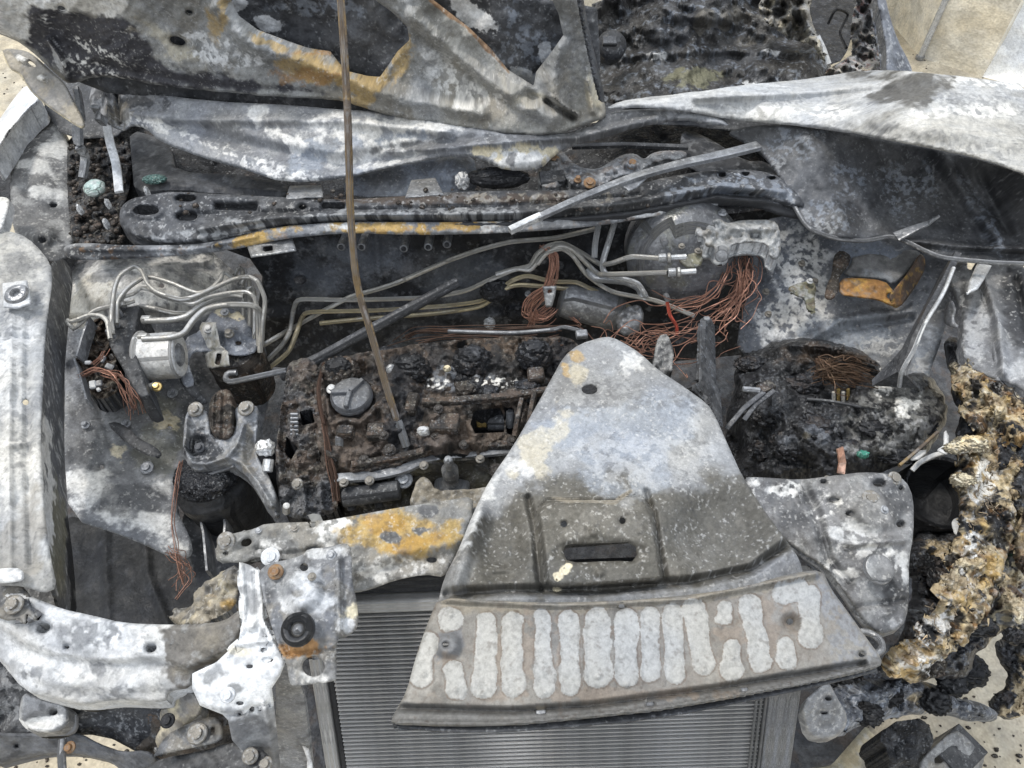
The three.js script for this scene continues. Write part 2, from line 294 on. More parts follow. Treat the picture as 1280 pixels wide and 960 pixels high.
// texture coordinates in metres, from the side a face points to
function metric(g) {
  g = g.index ? g : mergeVertices(g); if (!g.attributes.normal) g.computeVertexNormals();
  const p = g.attributes.position, n = g.attributes.normal, u = new Float32Array(p.count * 2);
  for (let i = 0; i < p.count; i++) { const a = Math.abs(n.getX(i)), b = Math.abs(n.getY(i)), c = Math.abs(n.getZ(i)); const X = p.getX(i), Y = p.getY(i), Z = p.getZ(i); if (b >= a && b >= c) { u[i * 2] = X; u[i * 2 + 1] = Z; } else if (a >= c) { u[i * 2] = Z; u[i * 2 + 1] = Y; } else { u[i * 2] = X; u[i * 2 + 1] = Y; } }
  g.setAttribute('uv', new THREE.BufferAttribute(u, 2)); return g;
}
const alignY = (d) => new THREE.Quaternion().setFromUnitVectors(V(0, 1, 0), d.clone().normalize());
function latheGeo(profile, A, dir, seg = 28) { const g = new THREE.LatheGeometry(profile.map(p => new THREE.Vector2(p[0], p[1])), seg); g.applyQuaternion(alignY(dir)); g.translate(A.x, A.y, A.z); return metric(g); }
function cylGeo(A, B, r, r2 = r, seg = 22) { const d = B.clone().sub(A), h = d.length(), b = Math.min(r * .15, h * .2, .003); return latheGeo([[0, 0], [r - b, 0], [r, b], [r2, h - b], [r2 - b, h], [0, h]], A, d, seg); }
const cyl = (name, parent, A, B, r, m, r2, seg) => put(name, cylGeo(A, B, r, r2, seg), m, parent);
function boxGeo(C, s, rot = [0, 0, 0], rad = .003) { const g = new RoundedBoxGeometry(s[0], s[1], s[2], 2, Math.min(rad, s[0] * .4, s[1] * .4, s[2] * .4)); g.applyMatrix4(new THREE.Matrix4().makeRotationFromEuler(new THREE.Euler(...rot))); g.translate(C.x, C.y, C.z); return metric(g); }
const box = (name, parent, C, s, rot, m, rad) => put(name, boxGeo(C, s, rot, rad), m, parent);
function tubeGeo(pts, r, seg = 7, ten = .35) { const c = new THREE.CatmullRomCurve3(pts, false, 'catmullrom', ten), len = c.getLength(), g = new THREE.TubeGeometry(c, Math.max(6, Math.min(120, Math.ceil(len / .007))), r, seg); return metric(g); }
const path = pts => pts.map(p => P(p[0], p[1], p[2]));
const tube = (name, parent, pts, r, m, ten) => put(name, tubeGeo(path(pts), r, 8, ten), m, parent);
// a bar of rectangular section swept along a path
function barGeo(pts, w, h, up = V(0, 1, 0)) {
  const p = [], ix = [], n = pts.length, W = i => Array.isArray(w) ? mix(w[0], w[1], i / (n - 1)) : w;
  for (let i = 0; i < n; i++) { const t = pts[Math.min(n - 1, i + 1)].clone().sub(pts[Math.max(0, i - 1)]).normalize(), s = t.clone().cross(up).normalize(), u = s.clone().cross(t).normalize(), c = pts[i]; for (const [a, b] of [[-.5, -.5], [.5, -.5], [.5, .35], [.36, .5], [-.36, .5], [-.5, .35]]) { const q = c.clone().addScaledVector(s, a * W(i)).addScaledVector(u, b * h); p.push(q.x, q.y, q.z); } }
  for (let i = 0; i < n - 1; i++) for (let e = 0; e < 6; e++) { const a = i * 6 + e, b = i * 6 + (e + 1) % 6; ix.push(a, b, a + 6, b, b + 6, a + 6); }
  for (const o of [0, (n - 1) * 6]) for (let e = 1; e < 5; e++) o ? ix.push(o, o + e, o + e + 1) : ix.push(o, o + e + 1, o + e);
  let g = new THREE.BufferGeometry(); g.setAttribute('position', new THREE.Float32BufferAttribute(p, 3)); g.setIndex(ix); g = g.toNonIndexed(); g.computeVertexNormals();
  const gg = g; const k = gg.attributes.position.count; gg.setIndex([...Array(k).keys()]); return metric(gg);
}
const bar = (name, parent, pts, w, h, m, up) => put(name, barGeo(path(pts), w, h, up), m, parent);
function smoothPts(pts, n) { return new THREE.CatmullRomCurve3(path(pts), false, 'catmullrom', .4).getPoints(n); }
const boltG = new Map();
function bolt(parent, px, py, y, r = .011, m = M.steel, hgt = .009) {
  r *= .8; hgt *= .75; if (m === M.alloy) m = M.boltm; const k = r + '_' + hgt; let g = boltG.get(k);
  if (!g) { const hx = new THREE.CylinderGeometry(r * .58, r * .62, hgt, 6), fl = new THREE.LatheGeometry([[0, 0], [r, 0], [r, hgt * .22], [r * .82, hgt * .36], [r * .55, hgt * .4]].map(q => new THREE.Vector2(...q)), 20), dm = new THREE.LatheGeometry([[r * .6, hgt], [r * .42, hgt * 1.08], [r * .3, hgt * .98], [0, hgt * .98]].map(q => new THREE.Vector2(...q)), 12); hx.translate(0, hgt * .5, 0); g = mergeGeometries([hx, fl, dm].map(q => metric(q.toNonIndexed()))); boltG.set(k, g); }
  const q = put('bolt', g, m, parent), p = P(px, py, y); q.position.copy(p); q.rotation.set(.2 + (R() - .5) * .3, R() * 3, (R() - .5) * .25); return q;
}
function lumpGeo(C, r, amp, det = 12, fr = 1.6, sx = R() * 50) {
  let g = new THREE.IcosahedronGeometry(1, det); g.deleteAttribute('uv'); g.deleteAttribute('normal'); g = mergeVertices(g, 1e-4); const p = g.attributes.position;
  for (let i = 0; i < p.count; i++) { const x = p.getX(i), y = p.getY(i), z = p.getZ(i); let n = S3(x * fr + sx, y * fr, z * fr) + .5 * S3(x * fr * 2.2, y * fr * 2.2 + sx, z * fr * 2.2) ; if (det > 8) n += .14 * S3(x * fr * 4.6, y * fr * 4.6, z * fr * 4.6 + sx); const k = 1 + amp * n * (det >= 8 ? .5 : .75); p.setXYZ(i, x * k * r[0], y * k * r[1], z * k * r[2]); }
  g.computeVertexNormals(); g.translate(C.x, C.y, C.z); return metric(g);
}
const lump = (name, parent, C, r, amp, m, det, fr) => put(name, lumpGeo(C, r, amp, det, fr), m, parent);
// many thin strands following a path
function strandGeo(pts, count, spread, r, wild = 1, trim = 0) {
  r *= .72; count = Math.round(count * 1.25);
  const base = wild > .35 && pts.length > 3 ? new THREE.CatmullRomCurve3(path(pts)).getPoints((pts.length - 1) * 2) : path(pts), gs = [];
  for (let i = 0; i < count; i++) {
    let ox = (R() - .5) * 2 * spread, oy = (R() - .5) * 2 * spread, oz = (R() - .5) * 2 * spread; const a = trim ? Math.floor(R() * trim * base.length) : 0, b = trim ? base.length - Math.floor(R() * trim * base.length) : base.length;
    const q = base.slice(a, Math.max(a + 2, b)).map((p, k, arr) => { const f = pts[Math.min(pts.length - 1, Math.round((k + a) * (pts.length - 1) / (base.length - 1)))][3] ?? 1; ox += (R() - .5) * spread * wild; oy += (R() - .5) * spread * wild; oz += (R() - .5) * spread * wild; return V(p.x + ox * f, p.y + oy * f * .7, p.z + oz * f); });
    const c = new THREE.CatmullRomCurve3(q); const tg = metric(new THREE.TubeGeometry(c, Math.max(5, q.length * 5), r * (0.7 + R() * .6), 5)), f = .6 + R() * R() * 1.5, col = new Float32Array(tg.attributes.position.count * 3); for (let j = 0; j < col.length; j += 3) { col[j] = f; col[j + 1] = f * (.9 + R() * .02); col[j + 2] = f * .9; } tg.setAttribute('color', new THREE.BufferAttribute(col, 3)); gs.push(tg);
  }
  return mergeGeometries(gs);
}
function finish() { // put every thing's origin at its base
  for (const g of things) {
    const b = new THREE.Box3().setFromObject(g), c = b.getCenter(V(0, 0, 0)); c.y = b.min.y; g.position.copy(c); for (const k of g.children) k.position.sub(c);
  }
  scene.traverse(o => { delete o.userData.hf; });
}
const cr = (x0, y0, k, pts) => pts.map(p => [x0 + p[0] / k, y0 + p[1] / k]);   // traced on an enlarged crop

// ---------------------------------------------------------------- setting
{
  const mkFlat = (name, g, m) => { const q = put(name, metric(g), m); q.userData.kind = 'structure'; return q; };
  const conc = mk([[.43, .385, .30], cov([.36, .32, .25], .4, .12), cov([.52, .47, .37], .25, .06), cov([.25, .225, .185], .12, .03), cov([.16, .15, .13], .03, .008)], { rough: .75, size: .9, bs: .001 });
  const fg = new THREE.PlaneGeometry(16, 16, 1, 1); fg.rotateX(-Math.PI / 2); mkFlat('concrete_floor', fg, conc);
  const wallM = mk([[.70, .65, .54], cov([.64, .58, .46], .35, .2), cov([.75, .71, .62], .3, .08)], { rough: .9, size: 1.2 });
  const a = P(1112, 26, 0), b = P(1150, 72, 0), c = P(1228, 96, 0);
  const wall = (name, p, q, h, t, m) => { const d = q.clone().sub(p), g = new THREE.BoxGeometry(d.length(), h, t); g.translate(0, 0, -t / 2); g.rotateY(Math.atan2(-d.z, d.x)); g.translate((p.x + q.x) / 2, h / 2, (p.z + q.z) / 2); return mkFlat(name, g, m); };
  const q0 = a.clone().add(V(-3.5, 0, .1)); wall('back_wall', q0, a, 3, .15, wallM);
  wall('wall_return', a, b, 3, .15, wallM); wall('side_wall', b, c, 3, .15, wallM);
  const wh = mk([[.76, .76, .75], cov([.8, .8, .79], .5, .2)], { rough: .6, size: .8, bs: .0003 });
  const ww = wall('leaned_white_panel', c, c.clone().add(V(1.4, 0, .9)), 3, .12, wh); { const g = ww.geometry.attributes.position; for (let i = 0; i < g.count; i++) if (g.getY(i) > 1) g.setXYZ(i, g.getX(i) + .5, g.getY(i) - .6, g.getZ(i) - 2.2); ww.geometry.computeVertexNormals(); }  // white panel, top sheared back to catch more sky and look brighter
}

// ---------------------------------------------------------------- car body
const body = thing('car_body', 'burnt-out front body shell of a car, ash white and sooty grey sheet metal', 'car body');
// added dark sheet under the bay, so the open gaps stay dark
sheet('dark_bay_filler', body, [[60, 240], [1200, 260], [1230, 500], [1150, 830], [1010, 990], [280, 990], [90, 800], [70, 500]], { h: .06, L: 9, th: .02, n: [[.012, .09]], paint: ['dark', cov('mid', .3, .05), cov('brown', .3, .03), cov('soot', .3, .02)], tex: .003, bump: 'crust', bs: .003 });
// firewall
const fire = sheet('firewall', body, [[250, 300], [430, 270], [640, 270], [780, 262], [880, 240], [975, 240], [1000, 290], [985, 400], [970, 450], [280, 470], [320, 400], [330, 330]], { h: [[300, 290, .905], [900, 250, .915], [300, 450, .60], [900, 450, .60], [600, 280, .905], [600, 440, .60]], th: .004, front: 1, n: [[.006, .12, T1], [.002, .02]], f: [ridge([[330, 395], [620, 395], [780, 400]], 14, .012), dome(700, 330, 45, 34, .012, .3), ridge([[470, 290], [480, 420]], 9, .008)], paint: ['soot', cov('steel', .18, .09, { a: .5 }), cov('dark', .3, .05), cov('black', .25, .06), blob('blue', [[420, 310, 60, 22], [600, 345, 50, 24], [395, 340, 40, 24]], { a: .16, s: .09 }), cov('grey', .05, .01)], rough: .7 });
for (const [x, y] of [[375, 350]]) sheet('grommet_hole', fire, ell(x, y, 8, 6), { h: fire.userData.hf(x, y) + .012, L: 2, th: .004, mat: M.soot, roll: 3 });
for (const [x, y, l] of [[537, 300, 12], [560, 297, 12], [455, 300, 11], [430, 300, 10], [507, 302, 6]]) { const q = P(x, y, .90), d = V(0, .25, 1).normalize(); const s = cyl('stud', fire, q.clone().addScaledVector(d, -.02), q.clone().addScaledVector(d, .032), .0085, M.alloy); cyl('stud_bore', s, q.clone().addScaledVector(d, .0315), q.clone().addScaledVector(d, .0335), .005, M.soot); }
// scuttle
sheet('scuttle_well', body, [[95, 140], [300, 150], [600, 170], [860, 140], [975, 170], [1000, 230], [960, 270], [640, 270], [300, 300], [90, 310]], { h: [[100, 150, .93], [950, 150, .93], [100, 300, .90], [950, 270, .90], [500, 220, .86]], L: 5, n: [[.012, .07]], paint: ['soot', cov('black', .35, .05), cov('dark', .3, .02), cov('light', .05, .006), cov('brown', .1, .03)], bump: 'crust', bs: .003 });
sheet('windscreen_rail', body, cr(0, 0, 2.977, [[480, 480], [620, 520], [640, 560], [655, 640], [900, 650], [1070, 680], [1075, 745], [800, 720], [640, 705], [500, 720], [490, 600]]), { h: .95, th: .03, n: [[.003, .04]], f: [ridge([[200, 228], [360, 240]], 5, .006)], paint: ['dark', cov('mid', .4, .04), cov('grey', .12, .015), cov('soot', .2, .03)] });
sheet('scuttle_panel', body, [[430, 222], [490, 207], [545, 195], [592, 190], [600, 240], [560, 243], [430, 248]], { h: [[430, 235, .955], [590, 200, .97], [590, 240, .95]], n: [[.003, .04]], f: [dome(565, 212, 28, 22, .012, .5)], paint: ['steel', cov('blue', .35, .05), cov('dark', .3, .03), cov('pale', .08, .008)] });
sheet('scuttle_panel', body, cr(850, 0, 2.977, [[0, 500], [30, 480], [120, 520], [240, 600], [330, 600], [400, 690], [300, 640], [0, 640]]), { h: .97, n: [[.004, .03]], paint: ['dark', cov('soot', .4, .03), cov('grey', .2, .012)] });
const beam = sheet('cowl_beam', body, [[149, 268], [152, 257], [165, 248], [190, 243], [215, 239], [320, 245], [430, 250], [520, 244], [560, 240], [640, 238], [720, 238], [790, 232], [840, 220], [890, 212], [945, 212], [980, 222], [1000, 240], [1010, 262], [985, 258], [950, 246], [915, 243], [880, 247], [800, 263], [720, 271], [640, 275], [560, 277], [430, 276], [340, 283], [290, 297], [240, 304], [190, 303], [163, 295], [150, 282]], {
  h: [[150, 270, .985], [220, 270, .99], [430, 262, .99], [640, 257, .99], [800, 247, 1.0], [940, 230, 1.015], [1000, 255, 1.0]], th: .025, L: 2.6, n: [[.0025, .05], [.0012, .012]], roll: 6, rd: .012,
  hole: [ell(183, 263, 16, 6), ell(233, 248, 12, 4), ell(234, 271, 13, 5), quad(295, 259, 26, 3.5, 2), ell(378, 259, 5, 2.5), quad(417, 258, 14, 2.5, 1), ell(903, 219, 5, 2), ell(932, 218, 5, 2), ell(965, 223, 5, 2)],
  f: [dome(183, 263, 24, 12, .008, .6), ridge([[250, 286], [340, 272], [430, 268], [640, 266], [780, 254], [900, 232], [980, 240]], 7, .012), ridge([[240, 268], [430, 263], [640, 257], [800, 244]], 4, -.006), dome(930, 230, 60, 16, .012, .3)],
  paint: ['dark', cov('mid', .45, .05), cov('soot', .25, .04), stroke('light', [[200, 300], [300, 285], [430, 272], [640, 270]], 9, { sp: [.5, .01], a: .7 }), stroke('brown', [[430, 248], [640, 250], [700, 248]], 6, { a: .8 }), stroke('taupe', [[590, 248], [760, 246]], 6, { sp: [.5, .01], a: .7 }), stroke('blue', [[840, 238], [930, 228], [990, 240]], 10, { a: .45, sp: [.4, .012] }), cov('ash', .05, .008), cov('grey', .12, .01)] });
sheet('cowl_flange', body, [[78, 308], [100, 303], [160, 307], [240, 306], [290, 298], [340, 284], [430, 277], [560, 278], [640, 276], [720, 272], [800, 264], [880, 249], [920, 246], [905, 256], [850, 266], [800, 273], [760, 281], [700, 287], [620, 292], [520, 294], [430, 291], [350, 299], [290, 313], [200, 322], [100, 326], [82, 322]], {
  h: [[80, 312, .955], [300, 300, .965], [640, 284, .965], [900, 252, .985]], th: .012, L: 2.6, roll: 3, n: [[.002, .03]], f: [ridge([[100, 312], [240, 312], [320, 296]], 4, .005)],
  paint: ['grey', cov('light', .4, .04), cov('mid', .2, .03), blob('soot', [[140, 315, 90, 9], [250, 306, 40, 6]], { a: .8 }), blob('ochre', [[320, 298, 40, 8, -15], [480, 285, 70, 7], [590, 281, 40, 6]], { a: .75, s: .02 }), blob('ash', [[610, 282, 12, 9], [800, 270, 40, 5], [430, 284, 20, 5]], { s: .015 }), cov('rust', .08, .012), cov('ash', .1, .007)] });
for (const q of [[[362, 232], [402, 231], [404, 247], [357, 249]], [[514, 225], [544, 222], [555, 244], [506, 248]]]) sheet('tab', body, q, { h: [[q[0][0], q[0][1], .985], [q[1][0], q[1][1], .985], [q[2][0], q[2][1], 1.0]], L: 2.2, ch: 0, roll: 2, f: [dome((q[0][0] + q[1][0]) / 2, q[0][1] + 11, 6, 6, .004)], mat: M.steel });
const pl = sheet('bracket_plate', body, cr(0, 0, 2.977, [[915, 905], [1085, 880], [1105, 935], [935, 960]]), { h: .955, ch: 0, L: 2.2, roll: 2, hole: [quad(335, 311, 6, 3, -8)], mat: M.alloy });
// hinge pillar and outer wing, left
sheet('hinge_pillar', body, [[20, 165], [35, 142], [52, 128], [76, 150], [92, 200], [97, 245], [95, 300], [80, 330], [40, 322], [15, 290], [12, 220]], { h: [[30, 150, .94], [90, 180, .92], [15, 290, .91], [90, 300, .88]], th: .03, n: [[.004, .06]], f: [dome(52, 292, 26, 22, .016, .2), dome(50, 200, 30, 60, .012)], hole: [ell(53, 300, 5, 4), ell(67, 257, 6, 2.5)], paint: ['mid', cov('dark', .35, .05), cov('light', .25, .03), blob('pale', [[70, 185, 18, 26], [45, 205, 30, 8], [55, 240, 30, 8]], { a: .8 }), cov('ash', .07, .008)] });
const wing = sheet('wing_edge', body, [[-14, 168], [0, 148], [18, 122], [32, 106], [42, 112], [52, 125], [34, 140], [15, 163], [0, 186], [-14, 205]], { h: [[-10, 180, .99], [45, 115, 1.0], [20, 150, 1.0]], th: .05, L: 2.4, roll: 7, rd: .02, paint: [[.66, .67, .69], cov('ash', .5, .06), cov('blue', .12, .03), stroke('soot', [[52, 128], [30, 148], [8, 176], [-10, 205]], 4, {})], rough: .45 });
sheet('wheel_arch', body, [[-14, 205], [15, 166], [40, 140], [52, 130], [30, 165], [20, 200], [18, 260], [-14, 290]], { h: .86, L: 4, mat: M.soot });
sheet('wing_corner', body, [[-14, 246], [6, 246], [13, 250], [8, 272], [2, 288], [-14, 290]], { h: .975, th: .02, L: 2.4, paint: ['ash', cov('pale', .3, .03), cov('mid', .08, .01)] });
// fender rail, left
const rail = sheet('fender_rail', body, [[-16, 288], [22, 290], [44, 305], [64, 330], [66, 352], [60, 390], [56, 430], [54, 480], [51, 545], [54, 600], [57, 650], [64, 700], [72, 735], [55, 742], [30, 733], [0, 732], [-16, 732]], {
  h: [[-10, 300, .965], [60, 330, .95], [-10, 500, .955], [52, 500, .945], [-10, 730, .93], [65, 730, .91]], th: .006, roll: 4, rd: .004, n: [[.004, .07, T1], [.0012, .014]], hole: [ell(32, 503, 4, 3.5)],
  f: [ridge([[14, 390], [11, 560], [13, 720]], 7, .005), ridge([[36, 400], [34, 560], [40, 705]], 9, -.007), dome(22, 368, 20, 18, .006, .6), ridge([[0, 420], [50, 424]], 6, -.006), ridge([[-10, 560], [50, 552]], 5, .005), dome(30, 620, 24, 30, -.008), dome(10, 480, 16, 40, .006)],
  paint: [[.37, .37, .362], cov('ash', .3, .05), cov('light', .35, .04), cov('grey', .28, .03), cov('grey', .12, .012, { k: [1.5, .5] }), blob('ash', [[25, 410, 22, 40], [12, 470, 20, 60], [20, 590, 30, 50]], { a: .6, sp: [.25, .012] }), blob('grey', [[45, 370, 14, 22], [40, 330, 22, 14], [8, 400, 10, 40], [30, 520, 18, 30]], { a: .75, sp: [.4, .01] }), blob('taupe', [[35, 660, 20, 50], [15, 700, 30, 26]], { a: .55 }), cov('dark', .05, .007)] });
{ const t = sheet('clip_plate', rail, [[3, 354], [34, 350], [40, 380], [22, 386], [4, 385]], { h: .975, L: 2, roll: 2, mat: M.ash, ch: 0 }); const q = P(21, 368, .978); put('clip_ring', latheGeo([[.006, 0], [.006, .004], [.009, .006], [.013, .004], [.017, .005], [.02, .001]], q, V(0, 1, .2)), M.alloy, rail); }
sheet('inner_wall', body, [[60, 330], [82, 322], [92, 345], [86, 400], [80, 470], [80, 560], [84, 640], [92, 700], [98, 790], [80, 780], [62, 720], [54, 640], [50, 560], [52, 470], [56, 400]], { h: [[60, 335, .945], [53, 500, .94], [62, 710, .905], [90, 340, .85], [80, 500, .82], [92, 780, .74], [85, 640, .78]], L: 2.6, n: [[.004, .04], [.002, .01]], paint: ['mid', cov('light', .3, .03, { k: [1.6, .5] }), cov('soot', .3, .03, { k: [1.6, .5] }), cov('ash', .12, .012, { k: [1.6, .5] }), blob('olive', [[66, 660, 12, 60]], { a: .7 }), blob('ash', [[60, 640, 7, 50], [58, 560, 6, 40]], { s: .02 }), stroke('soot', [[86, 650], [92, 770]], 5, {})] });
// apron, left
const apron = sheet('apron', body, [[76, 342], [95, 328], [140, 320], [200, 318], [262, 312], [282, 330], [300, 345], [332, 420], [338, 520], [300, 560], [240, 572], [222, 600], [222, 640], [238, 672], [242, 694], [225, 702], [160, 672], [86, 648], [80, 560], [82, 470], [74, 400]], {
  h: [[80, 342, .83], [262, 315, .83], [170, 375, .83], [300, 370, .76], [84, 640, .755], [235, 690, .69], [320, 480, .66], [150, 470, .745], [160, 560, .735], [280, 560, .66]], th: .01, n: [[.003, .05], [.0012, .012]],
  hole: [ell(202, 357, 4, 3), ell(127, 584, 3, 3), ell(213, 533, 4, 3)],
  f: [ridge([[100, 345], [180, 335], [262, 326]], 6, .008), ridge([[90, 400], [150, 392], [240, 400]], 6, -.008), dome(175, 360, 105, 42, .02, .5), ridge([[90, 460], [150, 440], [250, 430]], 12, -.01), dome(200, 545, 34, 30, .014, .2), ridge([[100, 590], [150, 600], [215, 640]], 14, .006), ridge([[85, 470], [120, 500], [140, 560]], 7, -.004)],
  paint: ['grey', cov('light', .3, .05), cov('mid', .3, .03), zone('ash', [[85, 350], [110, 332], [180, 328], [270, 320], [290, 345], [270, 385], [220, 400], [160, 390], [90, 410]], { r: 12, e: .7, s: .03, a: .95, sp: [.08, .008] }), blob('cream', [[115, 380, 30, 26]], { a: .35 }), blob('grey', [[150, 345, 50, 8], [230, 350, 18, 14], [240, 335, 22, 6]], { a: .7, s: .02 }), blob('ash', [[110, 610, 34, 24], [190, 660, 40, 14, 20], [150, 640, 30, 16], [205, 610, 16, 10]], { a: .9, s: .03 }), blob('dark', [[160, 625, 36, 14], [120, 570, 30, 18], [220, 470, 40, 26], [290, 500, 50, 60]], { a: .7 }), blob('cream', [[148, 565, 7, 9], [210, 527, 12, 9]], { s: .012, a: .8 }), blob('olive', [[200, 560, 26, 22], [170, 500, 40, 14]], { a: .5 }), cov('ash', .08, .007), cov('soot', .07, .008)] });
for (const [x, y, s] of [[108, 532, .010], [184, 585, .015], [216, 492, .013], [158, 530, .011]]) bolt(apron, x, y, apron.userData.hf(x, y) + .006, s, M.steel, .012);
sheet('bracket_strip', apron, cr(0, 320, 2.977, [[395, 625], [430, 615], [480, 640], [520, 680], [580, 710], [610, 745], [560, 750], [480, 705]]), { h: .775, L: 2.2, roll: 3, th: .012, mat: M.darksteel });
// wheel housing below the apron
sheet('wheel_housing', body, [[70, 640], [160, 664], [245, 688], [262, 720], [262, 790], [200, 800], [80, 800], [72, 720]], { h: .13, L: 4, spec: .2, f: [ridge([[180, 660], [185, 720], [210, 780]], 8, .016), ridge([[130, 660], [135, 780]], 10, .01)], n: [[.004, .05]], paint: [[.03, .031, .033], cov('soot', .35, .05), cov('dark', .1, .02)], rough: .7 });
sheet('apron_edge', body, [[222, 660], [250, 600], [290, 610], [300, 700], [290, 770], [262, 775], [240, 760], [246, 720]], { h: [[230, 660, .66], [290, 620, .62], [290, 760, .60], [245, 750, .62]], th: .02, n: [[.004, .04]], paint: ['dark', cov('mid', .35, .03), cov('soot', .4, .03), cov('light', .06, .008)] });
for (const [a, b] of [[[249, 628, .66], [264, 720, .66]], [[282, 634, .67], [284, 690, .66]]]) bar('stiffener', body, [a, [(a[0] + b[0]) / 2 + 3, (a[1] + b[1]) / 2, .665], b], .005, .05, M.steel);
// side beam, lower left
const side = sheet('side_beam', body, [[-16, 742], [25, 738], [45, 748], [80, 762], [110, 768], [155, 779], [215, 781], [245, 780], [280, 777], [302, 760], [306, 785], [292, 808], [270, 828], [243, 838], [240, 860], [212, 864], [207, 879], [150, 875], [128, 877], [104, 883], [60, 872], [30, 863], [0, 826], [-16, 812]], {
  h: [[0, 750, .885], [110, 775, .88], [290, 775, .88], [0, 815, .85], [110, 875, .83], [240, 850, .84]], th: .03, L: 2.8, roll: 6, rd: .01, n: [[.0025, .06, T1], [.001, .012]],
  hole: [ell(55, 785, 8, 6, -20), ell(189, 810, 7, 5.5, -20), ell(84, 809, 2.5, 2)],
  f: [plate([[-20, 730], [-20, 770], [25, 802], [60, 818], [110, 827], [150, 828], [197, 824], [235, 838], [320, 800], [320, 740]], .016, 5), ridge([[20, 830], [70, 852], [130, 858], [200, 852]], 16, .006)],
  paint: [[.48, .485, .49], cov('ash', .35, .06), cov('grey', .2, .03), blob('ash', [[60, 830, 60, 14, 15], [170, 842, 40, 18], [190, 790, 22, 12], [100, 840, 60, 16]], { a: .95 }), blob('grey', [[80, 790, 20, 12], [130, 795, 28, 16], [125, 838, 13, 12], [40, 845, 14, 10], [20, 770, 20, 10], [150, 865, 50, 7]], { a: .85, s: .02, sp: [.25, .009] }), zone([.13, .122, .112], [[200, 785], [300, 765], [310, 790], [270, 830], [240, 842], [238, 862], [208, 850], [205, 815]], { r: 10, a: .95, s: .02 }), blob('taupe', [[222, 840, 12, 8], [265, 800, 16, 18]], { a: .6 }), cov('light', .14, .012), cov('dark', .05, .008)] });
const cb = sheet('corner_bracket', body, [[-16, 728], [8, 730], [28, 732], [38, 744], [39, 760], [47, 772], [44, 776], [34, 768], [32, 782], [24, 774], [10, 776], [-16, 768]], { h: .905, th: .012, L: 2.2, roll: 3, ch: 0, f: [dome(18, 756, 14, 13, .004, .6)], paint: ['mid', cov('taupe', .4, .03), cov('soot', .2, .02), cov('pale', .06, .008)] });
bolt(cb, 18, 756, .912, .016, M.alloy, .012);
sheet('fender_lip', body, [[-16, 712], [20, 709], [30, 714], [30, 726], [10, 729], [-16, 730]], { h: .935, L: 2.2, th: .01, mat: M.white });
sheet('bumper_cover', body, [[-16, 805], [0, 822], [28, 858], [60, 868], [110, 880], [205, 874], [235, 900], [215, 950], [180, 945], [130, 918], [60, 920], [-16, 922]], { h: [[0, 830, .76], [100, 880, .74], [220, 900, .72], [0, 915, .70], [150, 920, .68]], L: 3, n: [[.008, .06], [.003, .014]], paint: ['dark', cov('soot', .4, .03), cov('mid', .35, .02), cov('pale', .12, .006), blob('grey', [[10, 860, 24, 30]], { sp: [.5, .008] })], bump: 'crust', bs: .002 });
sheet('hinge_gap_filler', body, [[50, 70], [110, 84], [160, 100], [165, 170], [80, 175], [52, 130]], { h: [[60, 80, .98], [150, 100, .98], [100, 170, .95]], L: 4, mat: M.darksteel });  // added dark sheet, gives the gap behind the hinge its shade
sheet('rail_end', body, [[-16, 715], [70, 722], [98, 792], [40, 775], [-16, 765]], { h: [[0, 720, .84], [90, 730, .80], [90, 790, .78]], L: 4, mat: M.steel });
// lower left brackets
sheet('lower_panel', body, [[80, 870], [210, 868], [240, 860], [300, 890], [330, 930], [340, 975], [150, 975], [190, 950], [140, 915], [80, 908]], { h: [[100, 880, .72], [300, 880, .74], [330, 960, .66], [160, 960, .64]], th: .02, n: [[.008, .05], [.003, .012]], f: [dome(165, 915, 30, 24, -.02), ridge([[200, 940], [290, 905]], 10, .012)], hole: [ell(155, 908, 5, 4)], paint: [[.07, .062, .055], cov('soot', .35, .03), cov('umber', .2, .03), cov('light', .1, .01), blob('umber', [[170, 890, 20, 12]], { a: .7 }), blob('ash', [[166, 925, 5, 4], [196, 938, 3, 3]], { s: .008 })], bump: 'crust', bs: .003 });
const lp = sheet('tow_bracket', body, cr(0, 820, 3.37, [[700, 140], [790, 140], [830, 160], [860, 235], [790, 290], [690, 380], [670, 400], [650, 350], [680, 300], [670, 250], [690, 200]]), { h: [[210, 865, .80], [250, 885, .80], [200, 935, .74]], th: .03, L: 2.4, f: [dome(208, 901, 9, 8, -.01, .7)], roll: 4, rd: .008, paint: ['taupe', cov('cream', .25, .02), cov('grey', .4, .03), cov('soot', .2, .015), blob('cream', [[216, 875, 7, 14]], { a: .8 })], rough: .6 });
const l2 = sheet('bolt_plate', body, cr(0, 820, 3.37, [[640, 430], [700, 330], [790, 285], [900, 250], [940, 290], [940, 360], [800, 390], [660, 420]]), { h: .785, th: .01, L: 2.2, roll: 3, hole: [quad(266, 913, 2.5, 4)], paint: ['mid', cov('taupe', .3, .02), cov('soot', .3, .02), cov('pale', .06, .007)] });
bolt(l2, 247, 917, .79, .017, M.alloy, .012); bolt(body, 210, 901, .81, .012, M.soot, .01);
const l3 = sheet('bolt_plate', body, cr(0, 820, 3.37, [[620, 470], [680, 430], [860, 400], [960, 365], [1040, 370], [1110, 395], [1125, 420], [1080, 500], [640, 500]]), { h: [[190, 960, .75], [320, 940, .78], [330, 930, .78]], th: .02, L: 2.4, n: [[.004, .03]], roll: 3, paint: ['dark', cov('mid', .4, .02), cov('soot', .3, .02), cov('light', .06, .007)] });
bolt(l3, 313, 945, .79, .013, M.alloy, .01); bolt(l3, 332, 955, .78, .012, M.alloy, .01);
